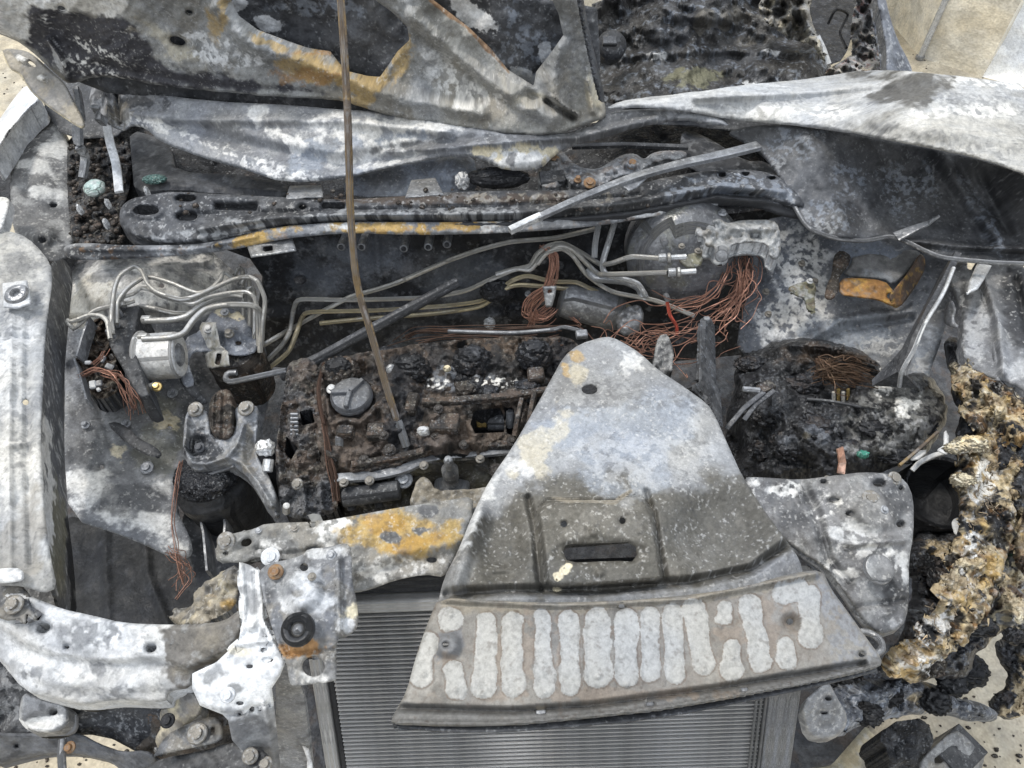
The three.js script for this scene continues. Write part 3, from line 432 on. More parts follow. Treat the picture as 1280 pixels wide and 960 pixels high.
sheet('cup_bracket', body, cr(0, 820, 3.37, [[95, 150], [160, 175], [220, 190], [290, 210], [290, 290], [240, 320], [140, 325], [100, 300], [75, 260]]), { h: [[30, 865, .80], [80, 880, .79], [50, 915, .76]], th: .03, L: 2.4, roll: 5, rd: .01, hole: [ell(67, 890, 5, 4)], f: [dome(55, 900, 24, 12, -.012, .3)], paint: ['grey', cov('light', .3, .02), cov('soot', .15, .012), blob('ash', [[52, 905, 28, 9], [75, 900, 14, 8]], { s: .02 })] });
sheet('bumper_strip', body, cr(0, 820, 3.37, [[-40, 320], [90, 325], [230, 320], [340, 325], [420, 370], [520, 405], [610, 395], [660, 420], [640, 480], [520, 490], [460, 440], [330, 410], [200, 410], [100, 430], [-40, 470]]), { h: [[0, 920, .72], [100, 915, .72], [190, 945, .70], [0, 955, .66]], th: .02, L: 2.6, n: [[.003, .04]], roll: 5, rd: .008, hole: [ell(21, 932, 3, 1.8)], paint: ['mid', cov('dark', .35, .03), cov('grey', .2, .012), cov('soot', .15, .02)] });
tube('peg', body, [[78, 924, .74], [77, 945, .735], [79, 975, .72]], .0055, M.steel); bolt(body, 88, 934, .735, .010, M.rust, .01);
// white column and mounting plate
const col = sheet('support_column', body, [[299, 702], [312, 706], [324, 714], [329, 750], [330, 776], [343, 801], [358, 826], [350, 845], [340, 860], [345, 902], [352, 975], [325, 975], [312, 950], [290, 925], [285, 900], [278, 893], [250, 882], [240, 860], [240, 842], [270, 828], [298, 802], [304, 770], [298, 730]], {
  h: [[305, 705, .925], [330, 770, .91], [355, 826, .89], [245, 855, .87], [290, 900, .84], [340, 970, .70], [300, 830, .885]], th: .012, L: 2.6, roll: 4, n: [[.002, .05, T1]], hole: [ell(312, 833, 5, 2.5), ell(335, 825, 7, 3), ell(300, 879, 5, 2.5), ell(301, 892, 3.5, 2), quad(315, 886, 3, 3, 25), quad(330, 813, 4, 3, 15)],
  ch: 0, f: [ridge([[296, 806], [340, 800]], 5, .008), dome(313, 783, 10, 8, .010, .3), ridge([[330, 880], [345, 960]], 6, .01), ridge([[301, 706], [305, 750], [304, 785], [285, 818]], 5, .007), ridge([[318, 716], [322, 770], [338, 805]], 4, -.005), ridge([[255, 884], [290, 896], [336, 880]], 5, -.006)],
  paint: [[.66, .665, .66], cov('ash', .55, .06), blob('dark', [[265, 845, 22, 12, -25], [292, 860, 8, 6]], { a: .6, s: .02 }), blob('grey', [[312, 722, 14, 20], [300, 905, 30, 16], [335, 905, 14, 20], [318, 745, 8, 20], [330, 795, 10, 8]], { a: .75, s: .02 }), cov('grey', .12, .02), blob('cream', [[300, 815, 18, 5]], { a: .6 }), blob('mid', [[330, 940, 30, 40], [290, 925, 20, 16]], { a: .8 }), cov('light', .1, .02)] });
bolt(col, 285, 869, .89, .012, M.ash, .01);
const tie = sheet('upper_tie_bar', body, [[270, 700], [271, 680], [277, 670], [300, 665], [318, 661], [332, 654], [400, 652], [424, 648], [500, 634], [560, 625], [592, 620], [590, 650], [566, 700], [557, 722], [530, 718], [495, 725], [455, 740], [425, 742], [400, 712], [345, 696], [320, 697], [305, 704], [285, 703]], {
  h: [[275, 690, .90], [330, 665, .905], [430, 655, .905], [560, 635, .90], [560, 715, .87], [440, 735, .87]], th: .012, L: 2.6, n: [[.003, .04], [.001, .012]], roll: 4, hole: [ell(308, 678, 7, 5, -20), ell(282, 692, 4, 2.5), quad(391, 656, 4, 3.5), ell(540, 700, 6.5, 3.5), ell(391, 687, 9, 4)],
  f: [ridge([[300, 684], [345, 694], [400, 690]], 8, -.008), ridge([[450, 712], [500, 690], [580, 676]], 16, .014), dome(415, 668, 22, 16, .006)],
  paint: [[.20, .20, .195], cov('light', .25, .04), cov('taupe', .3, .04), blob('ash', [[418, 665, 22, 15], [500, 712, 50, 12, -8], [345, 685, 20, 8]], { s: .02, sp: [.35, .008] }), blob([.40, .28, .10], [[498, 660, 52, 18, -8], [455, 668, 16, 18], [520, 676, 46, 14, -10]], { s: .03, e: .9, a: .85 }), blob([.36, .21, .05], [[470, 655, 24, 10], [515, 680, 34, 8, -10]], { a: .6, s: .02 }), blob('mid', [[492, 673, 10, 7], [528, 663, 12, 6, -20], [478, 672, 5, 4], [535, 640, 10, 7]], { s: .012 }), cov('dark', .1, .012), cov('ash', .07, .006)] });
bolt(tie, 283, 676, .905, .016, M.alloy, .01); bolt(tie, 338, 696, .905, .016, M.ash, .007); bolt(tie, 368, 659, .906, .008, M.alloy, .003); bolt(tie, 323, 663, .906, .006, M.steel, .003);
sheet('tie_bar_end', body, [[268, 722], [300, 700], [302, 740], [298, 762], [250, 782], [215, 780], [208, 768], [222, 758], [240, 755], [240, 735]], { h: [[215, 770, .80], [298, 750, .84], [270, 720, .82]], th: .02, L: 2.6, rag: 7, n: [[.012, .03], [.004, .01]], hole: [ell(213, 767, 4, 3)], paint: ['taupe', cov('grey', .4, .02), cov('soot', .25, .012), cov('cream', .15, .02), blob('ochre', [[285, 755, 18, 12]], { a: .7 }), cov('ash', .1, .007)] });
const mp = sheet('mount_plate', body, [[322, 716], [335, 704], [358, 700], [378, 694], [385, 686], [410, 684], [432, 678], [440, 686], [440, 726], [446, 750], [449, 782], [436, 796], [420, 798], [421, 848], [418, 852], [366, 858], [362, 854], [358, 828], [345, 800], [334, 765]], {
  h: [[330, 710, .925], [435, 690, .93], [340, 790, .925], [440, 780, .925], [390, 770, .94], [365, 855, .90], [420, 850, .90]], th: .008, L: 2.3, roll: 4, n: [[.004, .035], [.0015, .01]],
  hole: [ell(380, 709, 5.5, 5), ell(392, 833, 14, 13)],
  f: [dome(378, 735, 30, 34, .016, .5), ridge([[422, 700], [424, 790]], 7, .012), dome(372, 790, 26, 24, .006, .6), ridge([[360, 818], [418, 812]], 4, -.008), ridge([[334, 730], [345, 790], [360, 815]], 6, -.006)],
  paint: ['grey', cov('light', .3, .03), cov('taupe', .3, .03), cov('dark', .18, .015), blob('pale', [[385, 728, 16, 16], [385, 755, 30, 10], [400, 690, 20, 6]], { s: .02, a: .85 }), blob('orange', [[370, 812, 22, 9], [385, 808, 18, 8]], { s: .015, a: .9 }), blob('cream', [[437, 765, 9, 8]], { s: .01 }), blob('steel', [[414, 775, 8, 26], [345, 780, 7, 16]], { a: .8, s: .02 }), blob('pale', [[390, 845, 26, 9], [435, 785, 10, 8]], { s: .02 }), cov('ash', .1, .006), cov('soot', .06, .008)] });
{ const q = P(373, 787, .947); put('grommet', latheGeo([[.009, .002], [.011, .007], [.016, .009], [.02, .006], [.021, 0]], q, V(0, 1, .25)), M.rubber, mp); put('grommet_pin', latheGeo([[0, .006], [.006, .005], [.0075, 0]], q, V(0, 1, .25)), M.alloy, mp); }
bolt(mp, 345, 715, .94, .013, M.rust, .012); bolt(mp, 414, 694, .935, .009, M.steel, .007); bolt(mp, 390, 721, .955, .007, M.alloy, .004);
// black duct beside the radiator
sheet('side_duct', body, [[345, 832], [362, 830], [378, 858], [384, 900], [392, 975], [340, 975], [345, 900]], { h: [[360, 835, .80], [345, 970, .5], [390, 970, .5]], L: 4, th: .02, mat: M.steel });
sheet('duct_lip', body, [[378, 932], [386, 936], [391, 955], [392, 975], [383, 975], [384, 950]], { h: .62, L: 2, mat: M.white, ch: 0 });
sheet('tie_bar_middle', body, [[530, 648], [600, 632], [760, 625], [940, 612], [975, 640], [960, 660], [760, 668], [560, 690]], { h: [[540, 660, .865], [960, 630, .865], [760, 650, .86]], th: .03, L: 4, mat: M.steel });
// right apron
const ra = sheet('apron', body, [[935, 300], [955, 275], [990, 268], [1060, 290], [1150, 305], [1195, 325], [1200, 345], [1185, 400], [1172, 440], [1160, 470], [1172, 520], [1160, 560], [1110, 575], [1060, 480], [960, 450], [920, 440], [925, 400], [940, 350]], {
  h: [[945, 300, .86], [1190, 330, .90], [930, 430, .74], [1060, 360, .83], [1100, 450, .76], [1165, 470, .78], [1160, 555, .68], [1000, 430, .76]], th: .01, n: [[.003, .05], [.001, .01]],
  f: [ridge([[1000, 432], [1050, 400], [1140, 388]], 9, .014), ridge([[1010, 442], [1060, 412], [1140, 398]], 6, -.01), dome(985, 350, 40, 60, .014, .4), dome(1090, 330, 60, 40, .012, .4), ridge([[1140, 420], [1160, 480], [1150, 550]], 20, -.012)], hole: [ell(1072, 408, 3, 2)],
  paint: ['steel', cov('grey', .4, .05), cov('dark', .2, .04), zone('ash', [[975, 290], [1020, 290], [1035, 330], [1030, 380], [1045, 400], [1000, 425], [960, 425], [950, 390], [970, 350]], { r: 16, s: .025, a: .9, sp: [.3, .009] }), blob('blue', [[1090, 330, 50, 30], [1080, 420, 60, 18], [1150, 480, 20, 40]], { a: .6 }), blob('pale', [[1090, 435, 30, 10], [1150, 470, 14, 24]], { a: .5, sp: [.4, .01] }), blob('soot', [[1160, 530, 24, 40]], { a: .9 }), cov('ash', .06, .007), cov('soot', .07, .01)] });
for (const [x, y] of [[960, 393], [1002, 330], [957, 365], [1018, 352]]) bolt(ra, x, y, ra.userData.hf(x, y) + .016, .009, M.alloy, .01);
sheet('wing_inner', body, [[1180, 330], [1215, 326], [1296, 332], [1296, 500], [1262, 478], [1220, 468], [1200, 440], [1205, 400], [1190, 360]], { h: [[1195, 335, .93], [1290, 340, .96], [1210, 450, .88], [1290, 490, .90]], th: .02, n: [[.003, .05]], f: [ridge([[1232, 350], [1248, 400], [1255, 465]], 10, .014), ridge([[1270, 350], [1290, 440]], 8, -.01)], hole: [ell(1214, 333, 7, 4)], paint: ['grey', cov('mid', .4, .05), cov('light', .2, .04), blob('pale', [[1215, 420, 16, 30], [1270, 460, 20, 14]], { a: .5, sp: [.4, .01] }), blob('soot', [[1285, 370, 22, 46], [1205, 360, 8, 26]], { a: .85 }), cov('ash', .05, .008)] });
sheet('wing_clip', body, [[1222, 328], [1240, 332], [1230, 350], [1222, 362], [1208, 368], [1212, 350]], { h: .965, L: 2, mat: M.silver, ch: 0 });
sheet('torn_clip', body, cr(1080, 200, 3.43, [[330, 690], [355, 600], [380, 600], [400, 640], [390, 690], [412, 705], [400, 730], [350, 715]]), { h: [[1180, 400, .90], [1195, 375, .93], [1195, 412, .91]], L: 2, rag: 3, mat: M.steel });
{ // torn standing seam
  const pts = [[1188, 332, .96], [1172, 365, .95], [1152, 402, .94], [1136, 435, .92], [1124, 460, .90], [1118, 480, .86]];
  bar('torn_seam', body, pts, .014, .07, M.darksteel); tube('seam_edge', body, pts.map((p, i) => [p[0] + 4 + (i % 2) * 2, p[1] + 3, p[2] + .035]), .0035, M.silver, .6);
}
// right end of the tie bar
const rt = sheet('tie_bar_bracket', body, [[925, 596], [960, 597], [1000, 600], [1045, 594], [1080, 590], [1112, 592], [1132, 600], [1142, 622], [1142, 668], [1136, 700], [1136, 760], [1128, 785], [1100, 794], [1078, 775], [1055, 740], [1035, 712], [1000, 690], [975, 672], [950, 640]], {
  h: [[930, 600, .88], [1130, 605, .90], [1140, 680, .89], [1130, 780, .84], [1080, 770, .84], [990, 670, .87], [1080, 650, .91]], th: .015, L: 2.6, roll: 5, rd: .008, n: [[.004, .04], [.0012, .01]],
  hole: [ell(1029, 602, 4, 2.5), ell(1099, 604, 8, 4.5), ell(1042, 625, 7, 3), ell(1126, 610, 3, 2.5), ell(1062, 642, 5, 3), ell(1125, 655, 5, 4)],
  f: [ridge([[1000, 600], [1020, 640], [1035, 700], [1060, 730]], 10, -.014), dome(1095, 640, 34, 30, .012, .5), ridge([[1060, 680], [1130, 675]], 8, .012), dome(1098, 711, 16, 13, .006, .8), ridge([[1070, 760], [1130, 750]], 6, -.008)],
  paint: [[.16, .162, .168], cov('light', .25, .03), cov('dark', .25, .03), blob('ash', [[975, 612, 30, 8], [1030, 640, 20, 14], [1050, 710, 16, 20], [1075, 690, 34, 8], [945, 604, 18, 5]], { sp: [.45, .008], s: .02 }), blob('dark', [[1120, 640, 16, 30], [1000, 650, 26, 14], [1110, 740, 20, 16]], { a: .7 }), blob('pale', [[1060, 665, 26, 10], [1130, 700, 8, 18]], { sp: [.4, .009], a: .8 }), cov('ash', .09, .006), cov('soot', .06, .008)] });
bolt(rt, 1089, 623, .92, .016, M.alloy, .006); bolt(rt, 1118, 598, .905, .013, M.alloy, .008); bolt(rt, 1105, 637, .92, .008, M.steel, .006); bolt(rt, 1034, 598, .888, .006, M.alloy, .004);
{ const q = P(1098, 711, .905); put('plug', latheGeo([[0, .003], [.016, .003], [.019, .005], [.021, 0]], q, V(0, 1, .3)), M.steel, rt); const e = P(1085, 803, .83); const t = new THREE.TorusGeometry(.018, .005, 10, 26); t.rotateX(Math.PI / 2 - .3); t.translate(e.x, e.y, e.z); put('lifting_eye', metric(t), M.steel, rt); }
sheet('light_bracket', body, [[1000, 880], [1035, 850], [1045, 870], [1060, 895], [1055, 915], [1035, 925], [1010, 920]], { h: [[1005, 885, .74], [1040, 860, .76], [1040, 920, .70]], th: .02, L: 2.4, hole: [ell(1035, 873, 4, 3), ell(1030, 891, 5, 2)], mat: M.steel });

// ---------------------------------------------------------------- hood remains
const hood = thing('hood', 'scorched raised hood underside with rusty inner frame and drooping folded corner', 'hood');
sheet('outer_skin', hood, [[60, -16], [745, -16], [752, 100], [735, 150], [620, 160], [430, 145], [250, 130], [100, 112], [70, 60]], { h: [[80, -10, 1.27], [740, -10, 1.27], [100, 110, 1.085], [700, 140, 1.055], [400, 60, 1.165]], L: 4.5, n: [[.006, .1, T1], [.002, .02]], front: 1, paint: ['dark', cov('soot', .4, .06), cov('mid', .25, .05), blob('pale', [[298, 5, 10, 8], [334, 30, 17, 9, 12], [682, 66, 10, 14], [652, 95, 17, 10, 25], [590, 18, 34, 13, 40]], { e: .25, s: .02, w: .08 }), blob('blue', [[400, 10, 40, 12], [650, 60, 40, 40]], { a: .4, sp: [.55, .01] }), cov('light', .06, .008)], rough: .7 });
const frame = sheet('inner_frame', hood, [[-16, -16], [722, -16], [729, 20], [738, 60], [746, 100], [757, 130], [758, 148], [735, 156], [700, 168], [660, 170], [600, 165], [520, 152], [470, 141], [440, 130], [420, 125], [300, 118], [200, 107], [150, 98], [120, 95], [95, 104], [82, 103], [55, 80], [30, 55], [0, 42], [-16, 38]], {
  h: [[0, -10, 1.30], [720, -10, 1.31], [30, 50, 1.20], [90, 100, 1.12], [420, 122, 1.105], [420, 70, 1.175], [250, 50, 1.205], [600, 100, 1.135], [690, 165, 1.085], [750, 120, 1.125]], th: .004, L: 2.5, front: 1, roll: 5, rd: .009, rag: 1.5,
  hole: [[[289, -18], [289, 0], [299, 20], [322, 37], [362, 52], [386, 60], [413, 64], [425, 80], [435, 89], [460, 95], [475, 96], [485, 82], [497, 64], [512, 50], [509, 34], [490, 15], [469, 0], [460, -18]], [[530, -18], [542, 0], [586, 34], [613, 60], [635, 87], [667, 107], [670, 90], [690, 64], [704, 44], [698, 17], [690, 0], [688, -18]], ell(222, 51, 10, 5, 18), ell(237, 15, 4, 2, 18), ell(77, 10, 5, 2.5, 18)],
  n: [[.006, .09, T1], [.002, .025], [.0008, .008]],
  f: [ridge([[60, 50], [75, 70], [85, 95]], 6, .012), ridge([[270, 10], [310, 55], [400, 84], [480, 118], [600, 140]], 18, .014), ridge([[515, 20], [560, 60], [610, 100], [690, 150]], 16, .016), ridge([[700, 60], [690, 100], [700, 140]], 18, .018), dome(658, 124, 20, 14, -.014, .3), ridge([[684, 126], [700, 138], [716, 147]], 6, -.022), ridge([[690, 120], [705, 132], [722, 143]], 4, .016), ridge([[735, 100], [742, 140]], 6, .012), ridge([[120, 80], [260, 108], [400, 116]], 10, -.006)],
  paint: [[.235, .235, .225], cov('taupe', .35, .06), cov('light', .25, .04), zone([.058, .058, .066], [[28, 10], [60, -10], [80, 12], [150, 24], [175, 40], [190, 70], [215, 84], [300, 98], [420, 118], [200, 108], [120, 96], [90, 104], [30, 56]], { r: 7, e: .9, s: .03 }), zone('cream', [[150, 18], [175, 35], [198, 52], [206, 70], [218, 80], [250, 84], [262, 70], [235, 50], [200, 30], [175, 14]], { r: 14, a: .45, e: .8 }), zone('ash', [[-16, -16], [165, -16], [158, 14], [140, 22], [90, 13], [40, 8], [30, 20], [38, 52], [20, 44], [-16, 40]], { r: 6, e: .9, s: .02 }), blob('ash', [[265, 62, 26, 14, 20], [310, 75, 22, 8], [560, 90, 34, 16, 30], [590, 120, 30, 12], [235, 44, 14, 6]], { sp: [.5, .01], a: .85 }), blob([.37, .25, .085], [[396, 84, 40, 16, 12], [330, 50, 30, 7, 25], [280, 20, 14, 24], [455, 105, 30, 12], [500, 70, 10, 24, 20], [440, 128, 24, 8]], { a: .7, s: .03 }), blob('orange', [[400, 66, 26, 4], [380, 96, 34, 9]], { a: .6, s: .02 }), blob('cream', [[738, 120, 10, 18], [655, 124, 16, 9]], { a: .5 }), blob('grey', [[640, 110, 50, 30], [720, 80, 16, 40]], { a: .5, sp: [.45, .01] }), stroke('rust', [[540, 0], [586, 36], [635, 88]], 3, { a: .8 }), stroke('soot', [[150, 70], [250, 90], [290, 92]], 3, { a: .5, sp: [.6, .01] }), blob('ash', [[120, 60, 40, 6, 25], [115, 85, 40, 7, 22], [60, 25, 10, 8]], { sp: [.72, .006] }), blob('pale', [[71, 68, 5, 20, -22]], { e: .3, s: .02, a: .6 }), cov('ash', .05, .006), cov('dark', .05, .007)] });
sheet('edge_flange', hood, [[721, -16], [728, -16], [731, 10], [738, 45], [748, 85], [757, 126], [752, 130], [745, 105], [735, 60], [727, 20]], { h: [[725, -10, 1.335], [735, 50, 1.26], [752, 125, 1.15]], L: 2, roll: 2, mat: M.darksteel });
sheet('rear_lip', hood, [[117, 98], [151, 112], [268, 127], [360, 131], [426, 137], [475, 139], [580, 158], [640, 168], [700, 168], [740, 158], [760, 140], [800, 136], [858, 136], [900, 148], [915, 158], [880, 156], [855, 149], [794, 160], [751, 174], [714, 182], [692, 195], [676, 212], [633, 214], [604, 200], [576, 193], [492, 208], [430, 224], [356, 229], [302, 211], [255, 198], [201, 178], [182, 160], [165, 157], [156, 165], [142, 160], [128, 150], [110, 130]], {
  h: [[117, 100, 1.07], [268, 128, 1.085], [426, 138, 1.08], [580, 160, 1.07], [700, 168, 1.07], [880, 145, 1.09], [142, 158, 1.03], [255, 197, 1.02], [356, 228, 1.015], [492, 207, 1.015], [655, 212, 1.025], [714, 180, 1.05]], th: .004, L: 2.5, roll: 4, rd: .007, n: [[.004, .08, T1], [.0015, .02]], hole: [ell(153, 156, 2.5, 2)],
  f: [ridge([[220, 152], [320, 185], [420, 205], [520, 190]], 16, -.014), ridge([[160, 140], [250, 150], [420, 150], [560, 165]], 10, .008), ridge([[480, 192], [600, 180], [720, 172], [820, 148]], 8, .01), dome(655, 198, 34, 14, .006, .4), ridge([[130, 110], [138, 150]], 5, .012), ridge([[146, 118], [150, 154]], 4, -.012), ridge([[212, 150], [240, 150], [256, 158]], 4, .006)],
  paint: [[.25, .258, .275], cov('grey', .35, .05), cov('light', .25, .03), blob('blue', [[450, 175, 60, 26], [400, 190, 60, 20], [500, 168, 40, 14]], { a: .6 }), blob('ash', [[322, 146, 10, 14], [346, 166, 20, 7, 30], [376, 184, 14, 10], [405, 160, 26, 9, -20], [440, 160, 40, 14], [540, 158, 34, 7], [500, 155, 50, 8], [470, 190, 46, 12, -12]], { a: .92, s: .02, e: .9 }), blob('ash', [[200, 158, 36, 7, 12], [240, 172, 40, 7, 20], [300, 196, 40, 8, 18], [360, 222, 30, 6]], { sp: [.5, .008] }), blob('cream', [[655, 198, 44, 17], [610, 190, 20, 8]], { e: .4, s: .015 }), blob('ash', [[650, 202, 36, 12]], { e: .5, s: .012 }), blob('mid', [[560, 178, 80, 6, -6], [780, 152, 70, 8, -10], [700, 172, 60, 6], [640, 196, 6, 10]], { a: .85, s: .02 }), blob('dark', [[130, 115, 22, 14], [180, 128, 30, 7], [138, 140, 14, 16]], { a: .85, s: .02 }), blob('taupe', [[150, 140, 14, 14]], { a: .6, s: .01 }), cov('ash', .08, .007), cov('dark', .06, .008)] });
const hinge = sheet('hinge_arm', hood, [[2, 66], [8, 60], [32, 63], [45, 71], [65, 90], [82, 105], [94, 129], [108, 156], [103, 162], [90, 154], [62, 135], [39, 116], [26, 94], [11, 86]], { h: [[5, 65, 1.15], [45, 75, 1.15], [105, 158, 1.09], [35, 112, 1.12]], th: .008, L: 1.8, roll: 3, rd: .004, n: [[.002, .03]], hole: [ell(40, 80, 6, 2, 35)], f: [dome(28, 74, 10, 5, .006, .3, 25), dome(52, 97, 9, 5, .006, .3, 25)], paint: ['taupe', cov('grey', .5, .03), stroke('cream', [[2, 66], [11, 86], [26, 95], [39, 117], [62, 136], [90, 155], [103, 162], [108, 156]], 2, { e: .4 }), blob('ash', [[28, 74, 8, 4, 20], [54, 97, 8, 4, 15]], { e: .4, s: .01 }), cov('mid', .2, .02)], rough: .6 });
for (const p of [[[96, 112, 1.09], [99, 130, 1.08], [101, 150, 1.06]], [[119, 133, 1.09], [122, 145, 1.07], [131, 153, 1.05]]]) bar('hinge_link', hood, p, .012, .016, M.steel);
const ft = sheet('folded_top', hood, [[752, 137], [775, 126], [800, 122], [860, 116], [920, 107], [1010, 99], [1060, 90], [1100, 87], [1140, 89], [1200, 95], [1296, 107], [1296, 226], [1280, 217], [1220, 197], [1140, 181], [1060, 165], [980, 156], [930, 151], [895, 147], [855, 138], [800, 135]], {
  h: [[755, 135, 1.10], [920, 108, 1.13], [1100, 88, 1.15], [1290, 108, 1.18], [930, 150, 1.09], [1060, 165, 1.12], [1290, 222, 1.14], [1130, 120, 1.19], [1200, 150, 1.18]], th: .004, L: 2.8, roll: 3, rag: 1, n: [[.004, .12, T1], [.0012, .015]],
  f: [ridge([[870, 122], [1000, 116], [1120, 104]], 8, .008), dome(1120, 112, 60, 22, -.012, .2), ridge([[960, 140], [1100, 150], [1280, 180]], 20, .006)],
  paint: [[.36, .36, .35], cov('pale', .5, .05, { k: [.35, 1.4] }), cov('ash', .15, .04, { k: [.3, 1.4] }), cov('light', .3, .02, { k: [.2, 1.6] }), cov('grey', .16, .008, { k: [.12, 1.5] }), zone([.115, .112, .105], [[1060, 92], [1150, 89], [1195, 100], [1190, 112], [1160, 130], [1120, 130], [1085, 118], [1110, 104], [1070, 104]], { r: 10, s: .03 }), zone('mid', [[760, 136], [900, 130], [940, 128], [940, 131], [860, 136]], { r: 4, a: .5, sp: [.4, .01] }), blob('grey', [[1230, 130, 60, 12], [1180, 175, 80, 10, 8], [1020, 128, 60, 3]], { a: .6, sp: [.45, .008] }), blob('ash', [[1250, 105, 40, 5, 6], [1210, 140, 60, 8], [960, 140, 80, 8]], { sp: [.35, .01] }), cov('dark', .05, .006, { k: [.3, 1.2] })], rough: .6 });
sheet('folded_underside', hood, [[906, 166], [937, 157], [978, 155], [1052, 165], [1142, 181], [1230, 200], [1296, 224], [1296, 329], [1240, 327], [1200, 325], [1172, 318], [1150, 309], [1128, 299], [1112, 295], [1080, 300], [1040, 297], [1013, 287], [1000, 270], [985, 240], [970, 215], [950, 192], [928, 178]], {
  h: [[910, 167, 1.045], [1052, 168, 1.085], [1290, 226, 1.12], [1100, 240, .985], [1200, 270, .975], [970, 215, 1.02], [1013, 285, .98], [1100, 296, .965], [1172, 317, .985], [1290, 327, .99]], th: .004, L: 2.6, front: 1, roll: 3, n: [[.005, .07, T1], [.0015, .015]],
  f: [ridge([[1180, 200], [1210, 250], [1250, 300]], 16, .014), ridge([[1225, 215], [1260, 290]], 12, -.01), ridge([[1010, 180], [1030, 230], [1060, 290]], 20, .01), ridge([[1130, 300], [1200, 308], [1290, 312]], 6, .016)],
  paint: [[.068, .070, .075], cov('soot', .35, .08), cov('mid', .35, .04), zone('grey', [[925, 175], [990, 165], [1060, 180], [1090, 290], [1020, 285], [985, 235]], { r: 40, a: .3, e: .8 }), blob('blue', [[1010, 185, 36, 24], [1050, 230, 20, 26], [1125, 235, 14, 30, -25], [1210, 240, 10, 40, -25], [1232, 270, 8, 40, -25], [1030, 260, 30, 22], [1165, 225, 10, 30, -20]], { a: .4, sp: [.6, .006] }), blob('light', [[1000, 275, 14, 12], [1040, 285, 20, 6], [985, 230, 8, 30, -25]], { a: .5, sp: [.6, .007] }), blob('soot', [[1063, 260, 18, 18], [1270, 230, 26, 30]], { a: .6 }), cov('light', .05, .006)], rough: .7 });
tube('rim', hood, [[985, 243, 1.0], [1003, 275, .985], [1016, 288, .983], [1045, 298, .972], [1080, 301, .968], [1112, 296, .97], [1135, 303, .98], [1155, 313, .988], [1180, 322, .992], [1240, 328, .995], [1298, 330, .996]], .0042, M.steel);
sheet('fold_gap_filler', hood, [[735, 132], [800, 122], [1000, 108], [1296, 140], [1296, 236], [1060, 182], [930, 166], [850, 156], [760, 156]], { h: [[740, 140, 1.0], [1000, 130, 1.02], [1290, 180, 1.04], [1000, 170, 1.0]], L: 5, mat: M.darksteel });  // added dark continuation of the skin, keeps the gap below the fold dark
bar('torn_shred', hood, [[1120, 296, .985], [1142, 286, 1.0], [1160, 279, 1.01], [1174, 270, 1.03]], [.022, .004], .004, M.alloy);

